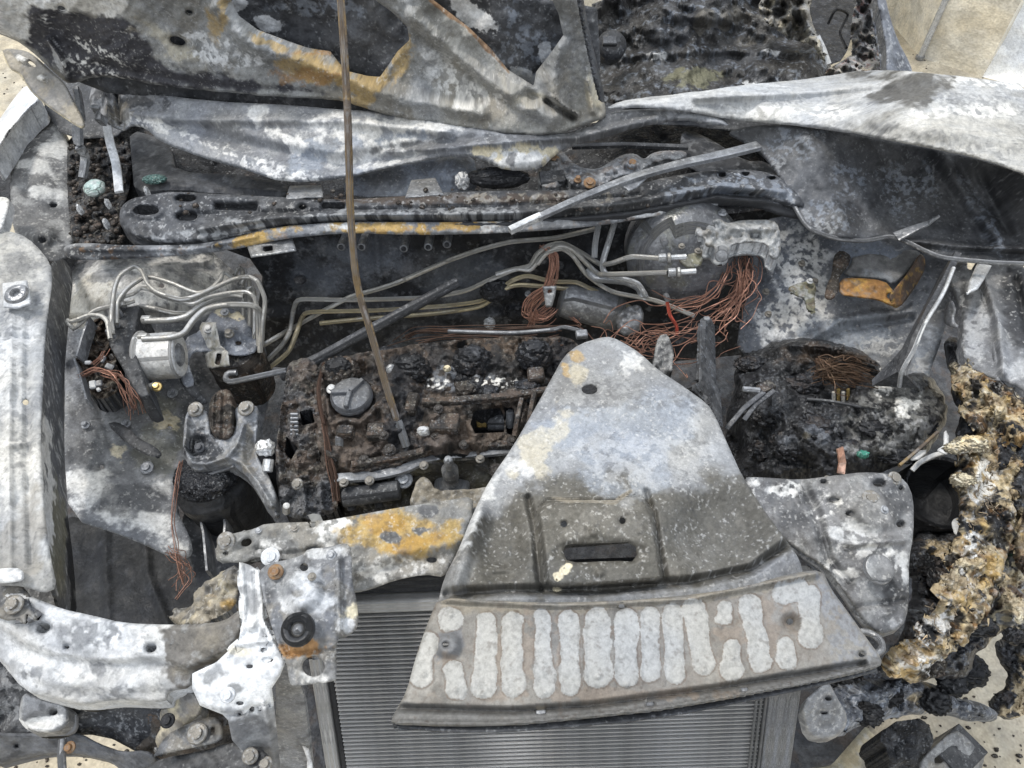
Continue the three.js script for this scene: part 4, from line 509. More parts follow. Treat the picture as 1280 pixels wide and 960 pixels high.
// ---------------------------------------------------------------- front piece of the hood
const hp = thing('hood_front_panel', 'triangular grey hood front piece with blistered pale pads lying over the radiator', 'hood panel');
const hpH = [[757, 424, .945], [700, 470, .94], [880, 510, .95], [610, 620, .955], [945, 640, .965], [570, 735, .96], [985, 685, .965], [770, 600, .97], [740, 735, .945], [900, 725, .945], [1000, 722, .94], [740, 768, .935], [560, 762, .935], [900, 752, .935]];
const up = sheet('upper_panel', hp, [[757, 420], [772, 424], [800, 441], [822, 462], [850, 480], [885, 505], [895, 522], [905, 545], [930, 600], [960, 645], [985, 678], [1000, 700], [1005, 722], [975, 735], [905, 752], [820, 760], [700, 768], [600, 768], [545, 762], [555, 722], [572, 690], [592, 640], [612, 600], [640, 560], [668, 512], [690, 472], [705, 445], [724, 430]], {
  h: hpH, th: .004, L: 2.1, roll: 4, rd: .005, n: [[.004, .1, T1], [.0006, .02]], hole: [ell(737, 487, 10, 6), [[706, 682], [715, 680], [785, 678], [795, 684], [796, 694], [790, 702], [775, 701], [720, 703], [708, 700], [704, 690]], ell(705, 655, 4, 4), ell(778, 651, 4, 4)],
  f: [plate([[672, 640], [684, 626], [705, 626], [770, 626], [788, 618], [804, 624], [818, 640], [828, 722], [820, 728], [694, 736], [684, 728]], .014, 1.8), ridge([[672, 640], [684, 626], [705, 626], [770, 626], [788, 618], [804, 624], [818, 640], [828, 722], [820, 728], [694, 736], [684, 728], [672, 640]], 4, -.007), plate(ell(750, 690, 58, 18), -.005, 4), ridge([[660, 622], [668, 660], [676, 735]], 7, -.014), ridge([[808, 614], [818, 650], [832, 725]], 6, -.01), dome(628, 680, 40, 70, -.024, .3), dome(900, 660, 80, 70, -.03, .2), ridge([[600, 640], [582, 690], [566, 740]], 16, .018), ridge([[716, 500], [780, 500], [850, 495]], 30, .008), ridge([[560, 742], [640, 738], [740, 738], [860, 728], [940, 712], [985, 680]], 10, -.022), dome(755, 605, 8, 8, .004), dome(690, 660, 4, 4, .003), dome(742, 665, 7, 6, .005, .4), dome(800, 665, 5, 5, .004), dome(750, 716, 7, 6, .005, .4), dome(625, 712, 26, 8, .010)],
  paint: [[.215, .22, .228], cov('light', .3, .07), cov('grey', .3, .04), zone([.098, .094, .084], [[660, 615], [700, 605], [820, 600], [925, 600], [990, 685], [930, 740], [560, 760], [600, 650]], { r: 22, e: .8, s: .05 }), blob([.165, .16, .148], [[745, 660, 70, 40], [880, 690, 60, 30]], { a: .5, sp: [.5, .015] }), blob('blue', [[780, 560, 70, 40], [830, 530, 50, 30], [720, 540, 40, 30]], { a: .5 }), blob('pale', [[770, 575, 40, 40], [860, 550, 30, 30], [640, 580, 30, 16, -50], [755, 600, 12, 30]], { a: .35, sp: [.3, .012] }), blob('cream', [[668, 565, 20, 26, 25], [640, 592, 14, 12], [700, 530, 14, 20], [722, 470, 10, 14]], { a: .45, s: .03 }), blob('ash', [[640, 585, 14, 8, 20], [655, 590, 8, 14, 20], [790, 455, 16, 12, 30], [612, 610, 10, 16, 30], [585, 660, 8, 30, 20]], { s: .015, a: .6 }), blob('mid', [[740, 500, 50, 20], [850, 500, 30, 16]], { a: .55, sp: [.55, .008] }), blob('ochre', [[722, 445, 10, 8], [706, 460, 6, 10]], { a: .5, s: .02 }), stroke('taupe', [[690, 622], [712, 626], [768, 628], [788, 614]], 2, {}), blob('cream', [[708, 712, 8, 6, -40], [698, 722, 7, 6]], { e: .4, s: .01 }), cov('ash', .07, .006), cov('dark', .06, .007)], rough: .62 });
for (const [x, y, s] of [[708, 711, 1], [697, 722, .8]]) lump('melted_drip', hp, P(x, y, up.userData.hf(x, y) + .012), [.012 * s, .006 * s, .009 * s], .3, M.wool, 4);
// lower strip with pads
const padSpec = []; // [x top, y top, x bottom, y bottom, half width]
for (const a of [[609, 776, 605, 858, 12, 16], [640, 780, 641, 858, 15, 15], [678, 772, 681, 858, 11, 14], [711, 776, 713, 858, 15, 13], [747, 778, 748, 842, 18, 18], [783, 774, 784, 846, 15, 15.5], [812, 770, 814, 840, 12, 13], [840, 768, 843, 842, 13, 13], [867, 764, 879, 830, 16, 14], [905, 762, 905, 771, 11, 11], [915, 810, 915, 836, 11, 15], [937, 756, 951, 826, 15, 14], [564, 774, 564, 775, 16, 16], [536, 800, 526, 842, 10, 17], [567, 838, 569, 862, 14, 14], [1012, 746, 1013, 796, 15, 15], [978, 742, 1000, 738, 14, 14], [983, 808, 983, 824, 11, 13]]) padSpec.push(a);
const padD = (u, v, a) => { const [x0, y0, x1, y1, w0, w1] = a, dx = x1 - x0, dy = y1 - y0, t = Math.min(1, Math.max(0, ((u - x0) * dx + (v - y0) * dy) / (dx * dx + dy * dy || 1))); return mix(w0, w1, t) * (1 - .10 * Math.sin(t * Math.PI)) + 3.4 * (nz(T0, u * .0014, v * .0014, .03, x0 | 0) - .5) - Math.hypot(u - x0 - t * dx, v - y0 - t * dy); };
const padMax = (u, v) => { let d = -99; for (const a of padSpec) d = Math.max(d, padD(u, v, a)); return d; };
const strip = sheet('front_strip', hp, [[548, 746], [620, 752], [700, 753], [780, 751], [860, 744], [930, 734], [990, 716], [1028, 712], [1038, 735], [1060, 765], [1085, 800], [1103, 824], [1100, 834], [1060, 845], [990, 858], [900, 876], [820, 889], [720, 900], [640, 907], [560, 909], [488, 905], [492, 893], [508, 865], [520, 820], [534, 780]], {
  h: [[550, 748, .955], [740, 753, .955], [1028, 714, .965], [500, 890, .945], [740, 885, .955], [1095, 825, .945], [740, 820, .975]], th: .004, L: 2.2, roll: 4, rd: .006, n: [[.002, .08, T1]],
  hole: [ell(557, 806, 4, 3), ell(777, 758, 4, 3), ell(987, 777, 4.5, 4), ell(1077, 818, 4, 3.5), quad(813, 880, 5, 2.5, -6), quad(676, 890, 6, 2, -3), quad(931, 862, 4, 2, -8)],
  f: [(u, v) => { let d = -9; for (const a of padSpec) d = Math.max(d, padD(u, v, a)); return .0016 * sstep(-1, 1.2, d); }, ridge([[548, 748], [700, 756], [860, 748], [1020, 716]], 7, .014), ridge([[500, 885], [640, 889], [740, 882], [900, 860], [1080, 830]], 7, -.016), ridge([[490, 904], [640, 905], [820, 887], [1000, 856], [1100, 832]], 5, .010), dome(560, 806, 20, 20, .016, .4), dome(988, 778, 16, 15, -.010, .3), dome(548, 870, 16, 20, .006), ...[[603, 868], [681, 866], [784, 856], [748, 846], [530, 843], [570, 862], [880, 838], [916, 822], [984, 824], [564, 768], [643, 770], [745, 766], [712, 772], [870, 752]].map(p => dome(p[0], p[1], 5, 5, .004, .1)), ridge([[728, 760], [733, 862]], 2.4, .003), ridge([[765, 760], [768, 860]], 2.4, .003), ridge([[800, 760], [802, 858]], 2.4, .003), ridge([[828, 764], [830, 856]], 2.4, .003)],
  paint: [[.182, .177, .168], cov([.205, .20, .192], .4, .04), cov([.175, .158, .142], .3, .03), zone('taupe', [[548, 746], [620, 752], [700, 753], [780, 751], [860, 744], [930, 734], [1028, 712], [1020, 728], [920, 746], [760, 764], [640, 766], [548, 764]], { r: 5, s: .02, a: .8 }), zone([.13, .13, .13], [[488, 905], [500, 875], [560, 884], [660, 886], [760, 880], [880, 862], [1000, 838], [1104, 818], [1104, 836], [990, 860], [820, 892], [640, 910]], { r: 4, e: .7, s: .02 }), zone('grey', [[1020, 716], [1040, 735], [1100, 822], [1060, 842], [1040, 840], [1036, 780]], { r: 6, s: .02, sp: [.3, .006] }), zone('steel', [[536, 790], [578, 780], [586, 808], [572, 826], [546, 826], [530, 800]], { r: 6, a: .7, s: .02 }), blob([.20, .17, .145], [[920, 790, 20, 12], [985, 775, 16, 18], [960, 780, 10, 40], [660, 820, 8, 40], [624, 820, 6, 40], [700, 820, 6, 40], [735, 868, 120, 7], [560, 825, 18, 8]], { a: .7, s: .012 }), shape([.14, .11, .09], (u, v) => padMax(u, v) + 1.2, { a: .6, e: .3, w: .08 }), shape([.305, .308, .304], padMax, { e: .3, w: .08 }), shape([.34, .343, .338], (u, v) => padMax(u, v) - 4, { a: .5, sp: [.4, .02] }), cov('brown', .05, .008)], rough: .65, bs: .0004 });
for (const [x, y, z, w] of [[812, 881, 4, 2], [930, 863, 3, 2], [676, 891, 4, 2]]) box('clip_stub', strip, P(x, y, .945), [.012, .006, .006], [0, .1, 0], M.steel);
// returned lip under the front edge
sheet('front_lip', hp, [[488, 903], [560, 907], [640, 905], [720, 898], [820, 887], [900, 874], [990, 856], [1100, 832], [1092, 842], [990, 866], [820, 900], [640, 916], [560, 916], [492, 909]], { h: [[490, 905, .935], [740, 895, .94], [1095, 836, .93]], L: 2.4, th: .006, roll: 2, mat: M.darksteel });

// ---------------------------------------------------------------- prop rod
{ const t = thing('hood_prop_rod', 'rusty brown prop rod leaning from the engine up to the hood', 'rod');
  tube('rod', t, [[507, 556, .815], [498, 530, .84], [482, 480, .89], [462, 410, .955], [450, 370, .99], [443, 330, 1.03], [438, 260, 1.10], [436, 190, 1.17], [434, 130, 1.225], [430, 60, 1.29], [425, -14, 1.355]], .0062, M.rod, .5);
  tube('sleeve', t, [[508, 558, .8135], [503, 543, .829], [497, 526, .846]], .0075, M.steel); }

// ---------------------------------------------------------------- cabin remains
const dash = sheet('burnt_dashboard', null, [[738, -16], [1012, -16], [1005, 10], [1015, 40], [1040, 80], [1038, 98], [1000, 112], [900, 118], [800, 130], [752, 138], [745, 80]], { h: [[745, -10, 1.13], [1000, -10, 1.13], [1030, 90, 1.05], [760, 130, 1.0], [880, 60, 1.10]], L: 2.6, n: [[.03, .12], [.010, .05], [.001, .014]], f: [ridge([[780, 70], [900, 62], [1020, 66]], 10, .012), dome(880, 22, 60, 14, .02)], paint: [[.055, .053, .051], cov('soot', .3, .06), cov('mid', .3, .05), cov('black', .2, .03), cov('blue', .05, .012), cov('light', .06, .007), blob('olive', [[868, 96, 30, 12]], { e: .5, s: .02 }), blob('taupe', [[920, 22, 40, 12], [930, 52, 26, 7]], { a: .4 }), blob('ash', [[970, 66, 12, 5], [820, 70, 10, 4], [945, 106, 12, 4]], { s: .02, sp: [.4, .01] })], bump: 'crust', bs: .003, rough: .55 });
single(dash, 'black melted dashboard remains behind the hood', 'dashboard');
{ const t = thing('dashboard_vent', 'small grey round vent housing left in the black dashboard', 'vent'); const q = P(764, 58, 1.10); put('housing', latheGeo([[0, .03], [.02, .03], [.035, .024], [.042, .01], [.042, -.03]].map(p => [p[0] * .75, p[1] * .75]), q, V(.1, .7, .7)), M.darksteel, t); box('slot', t, P(762, 52, 1.135), [.03, .01, .02], [.5, 0, 0], M.darksteel); }
{ const t = thing('ash_cloth', 'pale ashen folds of burnt cloth hanging beside the dashboard', 'cloth');
  sheet('folds', t, [[945, 12], [960, -16], [1012, -16], [1012, 20], [1020, 40], [1030, 60], [1036, 80], [1028, 76], [1015, 55], [990, 50], [965, 34]], { h: [[960, 0, 1.19], [1010, 0, 1.19], [1030, 70, 1.12], [980, 40, 1.14]], L: 2, n: [[.02, .04, T2], [.01, .014, T2]], f: [ridge([[1000, -16], [1005, 20], [1020, 60]], 8, .02), ridge([[985, -16], [988, 30]], 6, .014)], paint: ['taupe', cov('light', .35, .02), cov('pale', .2, .01), cov('dark', .25, .012), cov('cream', .15, .01)], bump: 'crust', bs: .005 });
  bar('strap', t, [[1022, 45, 1.16], [1030, 62, 1.14], [1036, 80, 1.12]], .012, .004, M.ash); }
{ const t = thing('windscreen_pillar', 'charred windscreen pillar with melted grey trim beside the wall', 'pillar');
  sheet('gap_shade_sheet', t, [[1005, -16], [1075, -16], [1070, 30], [1055, 75], [1035, 82], [1018, 40]], { h: .98, L: 4, mat: M.soot });  // dark sheet in place of the shade inside the gap
  sheet('melted_trim', t, [[1040, 102], [1030, 88], [1050, 78], [1068, 66], [1062, 40], [1068, 10], [1075, -16], [1092, -16], [1104, 30], [1108, 70], [1104, 92], [1070, 98]], { h: [[1080, -10, 1.19], [1095, 80, 1.10], [1040, 95, 1.08]], L: 2, n: [[.02, .05], [.01, .016, T2]], paint: ['grey', cov('taupe', .35, .03), cov('soot', .35, .02), cov('pale', .18, .012), cov('cream', .1, .015), cov([.3, .1, .08], .03, .01)], bump: 'crust', bs: .005 });
  sheet('outer_pillar', t, [[1093, -16], [1104, -16], [1112, 20], [1122, 50], [1138, 80], [1142, 96], [1108, 96], [1108, 60], [1100, 20]], { h: [[1098, -10, 1.22], [1140, 90, 1.11], [1110, 90, 1.13]], L: 2.2, th: .03, n: [[.003, .05]], paint: ['steel', cov('grey', .4, .03), cov('soot', .25, .03), cov('pale', .12, .01)] });
  tube('cable', t, [[1035, 30, 1.12], [1045, 12, 1.15], [1060, 18, 1.13], [1050, 40, 1.11], [1058, 60, 1.10]], .003, M.soot); }
{ const t = thing('metal_pole', 'thin grey metal pole standing against the beige wall', 'pole'); const a = P(1149, 74, 0); cyl('shaft', t, a, a.clone().add(V(.05, 2.4, -.03)), .015, M.silver); cyl('foot', t, a.clone().add(V(0, 0, 0)), a.clone().add(V(0, .02, 0)), .022, M.alloy); }

// ---------------------------------------------------------------- wipers
{ const t = thing('windscreen_wiper', 'bare silver wiper arm lying slantwise across the cowl', 'wiper arm');
  put('arm', barGeo(smoothPts([[672, 272, 1.03], [720, 250, 1.035], [790, 222, 1.045], [850, 205, 1.05], [900, 194, 1.05], [948, 182, 1.05]], 24), [.012, .022], .009), M.alloy, t);
  put('end_hook', barGeo(smoothPts([[637, 288, 1.02], [660, 277, 1.025], [676, 270, 1.03]], 6), .012, .012), M.silver, t);
  sheet('spring_bracket', t, [[775, 232], [812, 216], [810, 222], [795, 236], [786, 240]], { h: 1.04, L: 1.8, ch: 0, roll: 2, mat: M.alloy }); }
{ const t = thing('wiper_linkage', 'grey cast wiper linkage with rusty pivot nuts under the hood lip', 'linkage'), y = .995;
  sheet('casting', t, cr(425, 0, 2.977, [[755, 600], [790, 565], [830, 560], [860, 600], [900, 625], [960, 630], [1010, 600], [1050, 575], [1100, 570], [1130, 595], [1160, 570], [1200, 560], [1290, 560], [1290, 595], [1190, 600], [1140, 620], [1110, 650], [1040, 660], [985, 690], [930, 710], [870, 700], [835, 660], [830, 700], [740, 700], [735, 640]]), { h: [[680, 215, y], [740, 225, y], [855, 192, 1.0]], L: 1.8, th: .02, roll: 4, rd: .008, n: [[.006, .02], [.002, .007]], f: [dome(692, 200, 12, 11, .014, .5), dome(735, 226, 16, 12, .012, .4), dome(790, 203, 14, 12, .012, .4)], paint: ['grey', cov('light', .35, .015), cov('soot', .2, .012), cov('umber', .18, .015), cov('ash', .1, .007)] });
  for (const [x, yy] of [[692, 200], [737, 229], [790, 206]]) bolt(t, x, yy, y + .012, .015, M.rust, .012);
  bolt(t, 722, 226, y + .008, .009, M.rust, .014); box('bracket', t, P(690, 224, y - .005), [.05, .02, .03], [.2, .1, 0], M.darksteel); }
{ const t = thing('wiper_motor', 'charred cylindrical wiper motor on the cowl under the hood', 'motor'); const a = P(578, 226, .985), b = P(667, 219, .99); put('body', lumpGeo(a.clone().add(b).multiplyScalar(.5), [.062, .02, .022], .12, 9, 2.5), M.soot, t); lump('end_cap', t, a, [.014, .016, .018], .3, M.ash, 6); }
// brake line behind: light rail under the lip
single(put('trim_strip', barGeo(path([[715, 183, .985], [780, 181, .985], [860, 184, .985]]), .012, .008), M.darksteel), 'dark straight trim strip behind the wiper linkage', 'trim strip');

// ---------------------------------------------------------------- brake modulator, upper left
{ const t = thing('brake_modulator', 'dark valve block with pale round pump motor and burnt connector on apron', 'brake unit');
  const bl = sheet('valve_block', t, cr(60, 300, 4.571, [[365, 425], [440, 385], [530, 370], [515, 460], [490, 560], [520, 700], [580, 890], [540, 905], [505, 890], [430, 740], [350, 600]]), { h: [[140, 395, .885], [176, 382, .885], [185, 495, .855]], th: .07, L: 1.8, ch: 0, roll: 3, n: [[.0015, .02]], f: [ridge([[141, 431], [167, 422]], 3, .003), dome(168, 467, 5, 4, .002, .6)], paint: ['dark', cov('mid', .4, .02), cov('soot', .25, .02), cov('light', .08, .005)] });
  const A = P(176, 447, .835), B = P(232, 443, .835), d = B.clone().sub(A).normalize();
  put('pump_motor', latheGeo([[0, 0], [.046, 0], [.049, .003], [.049, .007], [.043, .009], [.043, .065], [.040, .07], [.034, .072], [.033, .069], [0, .069]], A, d, 36), mk(['ash', cov('light', .2, .02), cov('taupe', .25, .03), cov('umber', .06, .008)], { rough: .6, metal: .15 }), t);
  put('pump_cap', latheGeo([[0, .004], [.018, .004], [.022, 0]], A.clone().addScaledVector(d, .069), d, 24), M.steel, t);
  sheet('connector', t, cr(60, 300, 4.571, [[270, 440], [340, 440], [345, 600], [400, 700], [420, 850], [400, 890], [250, 930], [200, 800], [150, 700], [200, 640], [240, 520]]), { h: [[125, 400, .86], [100, 450, .83], [145, 495, .82]], th: .04, L: 1.7, rag: 6, n: [[.014, .018], [.008, .008, T2]], paint: ['brown', cov('taupe', .3, .012), cov('soot', .4, .012), cov('light', .18, .007), cov('umber', .2, .01)], bump: 'crust', bs: .005 });
  for (const p of [[[97, 455, .85], [104, 475, .85], [112, 505, .845]], [[116, 402, .88], [108, 425, .875], [101, 450, .865]]]) put('shell_edge', barGeo(smoothPts(p, 8), .004, .03), M.steel, t);
  for (const [x, y] of [[141, 422], [146, 408], [154, 385], [150, 395]]) { const q = P(x, y, .885); cyl('union_nut', t, q, q.clone().add(V(0, .02, 0)), .0075, M.steel, .006, 6); }
  for (const [x, y] of [[178, 400], [174, 422]]) { const q = P(x, y, .875); cyl('union_nut', t, q, q.clone().add(V(.018, .002, 0)), .0085, M.line, .0075, 6); }
  bolt(t, 197, 484, .83, .011, M.brass, .014); cyl('mount_stud', t, P(186, 484, .825), P(198, 482, .83), .007, M.line);
  put('copper_strands', mergeGeometries([strandGeo([[132, 466, .87], [150, 470, .88], [158, 482, .87], [166, 500, .85], [171, 516, .80]], 10, .007, .0011, 1), strandGeo([[100, 470, .86], [120, 462, .875], [140, 468, .88]], 8, .006, .001, 1), strandGeo([[118, 455, .87], [128, 445, .88], [132, 438, .885]], 5, .004, .001, 1)]), M.copperV, t).userData.kind = 'stuff';
  for (let i = 0; i < 9; i++) box('terminal', t, P(106 + R() * 36, 440 + R() * 50, .865), [.006 + R() * .01, .006, .004 + R() * .008], [R(), R() * 3, R()], [M.steel, M.crust, M.ash][i % 3]);
}
// engine rear support on the apron
{ const t = thing('rubber_strut_mount', 'black rubber mount with grey bolted top plate beside the pump motor', 'mount');
  const c = P(298, 452, .75); put('rubber', latheGeo([[0, .04], [.04, .04], [.052, .032], [.055, .02], [.053, -.01], [.055, -.03], [.05, -.1]], c, V(.05, 1, .15)), M.crust, t);
  sheet('top_plate', t, cr(60, 300, 4.571, [[780, 560], [870, 520], [940, 400], [1040, 385], [1110, 420], [1200, 560], [1195, 640], [1120, 665], [1040, 660], [1000, 640], [900, 640], [830, 640], [800, 700], [845, 830], [780, 850], [740, 740]]), { h: [[235, 430, .80], [300, 390, .81], [320, 440, .80], [240, 480, .79]], th: .006, L: 1.8, roll: 3, n: [[.003, .02]], hole: [ell(298, 429, 4, 2.5)], f: [dome(287, 417, 12, 10, .008, .5)], paint: ['steel', cov('grey', .4, .02), cov('pale', .15, .015), cov('soot', .15, .015), blob('cream', [[297, 395, 8, 5], [278, 388, 10, 6]], { s: .01 }), cov('ash', .08, .006)] });
  bolt(t, 261, 411, .822, .013, M.line, .009); bolt(t, 287, 418, .82, .012, M.alloy, .016); bolt(t, 281, 390, .815, .011, M.steel, .008);
  sheet('tab', t, cr(60, 300, 4.571, [[865, 500], [880, 470], [960, 470], [985, 600], [1030, 640], [1040, 720], [980, 725], [940, 735], [910, 730]]), { h: [[255, 405, .82], [270, 430, .815], [280, 460, .80]], L: 1.6, roll: 2, ch: 0, hole: [quad(273, 449, 3, 7, 12)], f: [ridge([[252, 438], [284, 438]], 3, -.006)], paint: ['light', cov('taupe', .4, .015), cov('pale', .3, .01), cov('olive', .2, .015)], rough: .5 });
  sheet('leg', t, [[222, 470], [236, 474], [252, 492], [262, 505], [250, 506], [232, 490]], { h: [[225, 472, .79], [260, 505, .74], [240, 490, .765]], L: 1.8, th: .012, mat: M.darksteel }); }
single(tube('hook_rod', null, [[296, 466, .80], [287, 466, .80], [282, 470, .80], [284, 476, .80], [292, 477, .80], [325, 470, .805], [358, 463, .81]], .0055, M.alloy), 'short grey hooked rod between mount and engine', 'rod');

// ---------------------------------------------------------------- brake lines
const bline = (pts, label, r = .0042, m = M.line) => { const t = tube('brake_line', null, pts, r, m); single(t, label, 'brake line', 'brake lines'); return t; };
const fwY = (x, y, k = .03) => fire.userData.hf(x, y) + k;
bline([[141, 418, .905], [139, 395, .92], [143, 362, .92], [150, 345, .92], [168, 333, .92], [178, 340, .92], [185, 355, .915], [198, 366, .91], [225, 374, .905], [245, 370, .905], [290, 350, .90], [310, 346, .90], [322, 352, .90], [331, 374, .88], [329, 400, .85], [327, 432, .80]], 'pale brake line arching highest over the apron from the valve block');
bline([[146, 405, .905], [147, 378, .915], [160, 360, .915], [178, 348, .91], [192, 347, .91], [215, 354, .905], [245, 366, .90], [262, 362, .90], [275, 350, .90], [280, 340, .90], [292, 348, .89]], 'brake line curving over the ash white apron towards the firewall');
bline([[154, 383, .905], [152, 372, .91], [168, 366, .91], [175, 360, .91], [188, 362, .905], [205, 371, .90], [240, 380, .895], [258, 372, .895], [288, 366, .89], [308, 365, .89], [318, 372, .885], [322, 390, .86], [323, 432, .80]], 'middle brake line of the bundle beside the rubber mount');
bline([[182, 401, .878], [212, 400, .878], [232, 396, .88], [246, 386, .88], [262, 376, .885], [290, 368, .885], [305, 370, .885]], 'straight pale brake line leaving the valve block above the pump motor', .0055);
bline([[178, 424, .88], [212, 422, .88], [230, 416, .88], [242, 400, .88], [258, 386, .88], [285, 381, .88], [316, 382, .88], [325, 390, .86], [326, 410, .83], [325, 440, .79]], 'pale brake line bending round the pump motor top', .0055);
bline([[138, 424, .905], [134, 402, .915], [126, 395, .915], [112, 394, .91], [90, 402, .90], [83, 400, .90], [92, 411, .895], [98, 406, .895], [120, 388, .90], [150, 381, .90], [168, 376, .90]], 'brake line looping out to the fender rail');
bline([[175, 382, .88], [195, 386, .88], [215, 391, .875], [236, 392, .87]], 'short brake line running behind the valve block');
for (const [x, y, top] of [[303, 338, 'first'], [311, 350, 'second'], [317, 362, 'third']]) bline([[x - 10, y + 6, .87], [x - 5, y - 3, .875], [x, y, .87], [x + 1, y + 20, .84], [x + 1, y + 60, .80], [x, 440, .76]], `brake line dropping vertically behind the rubber mount, ${top} one out from the ash white apron`);
bline([[318, 438, .76], [345, 422, .78], [380, 402, fwY(380, 402)], [436, 372, fwY(436, 372)], [470, 362, fwY(470, 362)], [500, 352, fwY(500, 352)], [560, 326, fwY(560, 326)], [600, 312, fwY(600, 312)], [640, 302, fwY(640, 302)], [690, 298, fwY(690, 298)], [715, 293, fwY(715, 293)], [745, 286, fwY(745, 286, .03)]], 'brake line running longest diagonally up the firewall', .005);
bline([[326, 458, .72], [352, 432, .75], [362, 415, .78], [366, 392, fwY(366, 392)], [370, 378, fwY(370, 378)], [380, 374, fwY(380, 374)], [440, 375, fwY(440, 375)], [530, 372, fwY(530, 372)], [580, 364, fwY(580, 364)], [612, 350, fwY(612, 350, .04)], [640, 338, fwY(640, 338, .05)], [662, 332, fwY(662, 332, .05)], [671, 318, fwY(671, 318, .05)], [684, 308, fwY(684, 308, .05)], [700, 304, fwY(700, 304, .05)], [712, 308, fwY(712, 308, .05)], [730, 318, fwY(730, 318, .05)], [750, 330, fwY(750, 330, .06)], [765, 329, .90], [790, 321, .94], [824, 323, .955]], 'brake line ending at the upper silver fitting before the booster', .005);
bline([[326, 468, .70], [360, 440, .74], [372, 412, .78], [378, 396, fwY(378, 396)], [390, 390, fwY(390, 390)], [470, 388, fwY(470, 388)], [560, 382, fwY(560, 382)], [602, 376, fwY(602, 376)], [625, 362, fwY(625, 362, .04)], [640, 351, fwY(640, 351, .05)], [660, 345, fwY(660, 345, .05)], [690, 352, fwY(690, 352, .05)], [720, 353, fwY(720, 353, .05)], [740, 362, fwY(740, 362, .05)], [770, 375, fwY(770, 375, .05)], [788, 384, fwY(788, 384, .05)]], 'golden brake line bending upward beside the dark clip block', .0048, M.goldline);
bline([[400, 404, fwY(400, 404)], [460, 398, fwY(460, 398)], [540, 392, fwY(540, 392)], [600, 383, fwY(600, 383)], [630, 362, fwY(630, 362, .05)], [650, 356, fwY(650, 356, .05)], [700, 360, fwY(700, 360, .05)], [722, 364, fwY(722, 364, .05)], [752, 382, fwY(752, 382, .05)], [782, 394, fwY(782, 394, .05)]], 'lowest golden brake line along the firewall', .0048, M.goldline);
bline([[620, 343, fwY(620, 343, .05)], [645, 336, fwY(645, 336, .05)], [663, 337, fwY(663, 337, .055)], [676, 322, fwY(676, 322, .055)], [690, 311, fwY(690, 311, .055)], [703, 307, fwY(703, 307, .06)], [718, 314, fwY(718, 314, .06)], [734, 330, fwY(734, 330, .06)], [748, 342, fwY(748, 342, .07)], [765, 343, .89], [835, 341, .945]], 'brake line ending at the lower silver fitting before the booster', .005);
bline([[672, 330, fwY(672, 330, .06)], [684, 316, fwY(684, 316, .06)], [702, 311, fwY(702, 311, .06)], [716, 320, fwY(716, 320, .06)], [732, 342, fwY(732, 342, .06)], [750, 356, fwY(750, 356, .07)], [770, 366, .83], [820, 376, .83], [868, 395, .82]], 'long brake line dropping towards the copper wires below the booster', .0046);
bline([[735, 338, .84], [745, 348, .84], [780, 352, .84], [798, 360, .84], [803, 372, .83]], 'short thick silver pipe bending under the booster', .007, M.silver);
bline([[748, 282, .92], [744, 304, .90], [743, 322, .88]], 'short straight silver pipe hanging from the cowl', .006, M.silver);
bline([[768, 279, .925], [760, 305, .90], [753, 330, .87], [757, 342, .86], [775, 348, .86], [796, 354, .86], [806, 368, .84]], 'long silver pipe hanging from the cowl and bending below the booster', .006, M.silver);
for (const [x, y, h, l] of [[827, 323, .955, 'upper silver pipe fitting in front of the booster'], [839, 341, .945, 'lower silver pipe fitting in front of the booster']]) { const t = thing('pipe_fitting', l, 'fitting'); const a = P(x - 4, y, h), d = V(1, .12, .05).normalize(); const at = k => a.clone().addScaledVector(d, k); cyl('nut', t, at(0), at(.014), .0085, M.silver, .0085, 6); cyl('collar', t, at(.016), at(.022), .009, M.line); cyl('stem', t, at(.022), at(.05), .0052, M.silver); }
{ const t = thing('line_clip', 'crumbling dark plastic clip block holding the brake lines', 'clip'); lump('block', t, P(622, 364, .785), [.036, .026, .02], .2, M.soot, 10, 2.2); lump('lower_piece', t, P(646, 388, .72), [.026, .02, .02], .3, M.soot, 8); }
single(lump('burnt_fastener', null, P(612, 404, .70), [.012, .012, .012], .3, M.ash, 5), 'small pale lump on the pipe below the clip block', 'fastener');

// ---------------------------------------------------------------- booster and master cylinder
{ const t = thing('brake_booster', 'round dark brake booster drum mounted on the firewall', 'brake booster'); const c = P(856, 322, .885), d = V(.02, .32, 1).normalize();
  put('shell', latheGeo([[0, .045], [.05, .045], [.062, .036], [.085, .03], [.098, .015], [.108, -.004], [.113, -.006], [.113, -.016], [.108, -.02], [.108, -.08]], c, d, 44), mk(['mid', cov('grey', .4, .05), cov('olive', .25, .04), cov('dark', .3, .03), cov('light', .12, .006)], { rough: .4, metal: .2 }), t);
  for (const a of [.6, 2.4, 4.2]) { const u = V(1, 0, 0), v = d.clone().cross(u).normalize(), q = c.clone().addScaledVector(d, .034).addScaledVector(u, Math.cos(a) * .075).addScaledVector(v, Math.sin(a) * .075); cyl('stud', t, q, q.clone().addScaledVector(d, .02), .006, M.alloy); }
  sheet('flange_plate', t, [[848, 298], [868, 278], [882, 290], [880, 330], [862, 338], [846, 326]], { h: [[850, 300, .93], [880, 285, .945], [865, 335, .915]], L: 1.8, th: .006, hole: [], paint: ['olive', cov('umber', .3, .02), cov('dark', .3, .015), cov('pale', .08, .006)], rough: .4 }); }
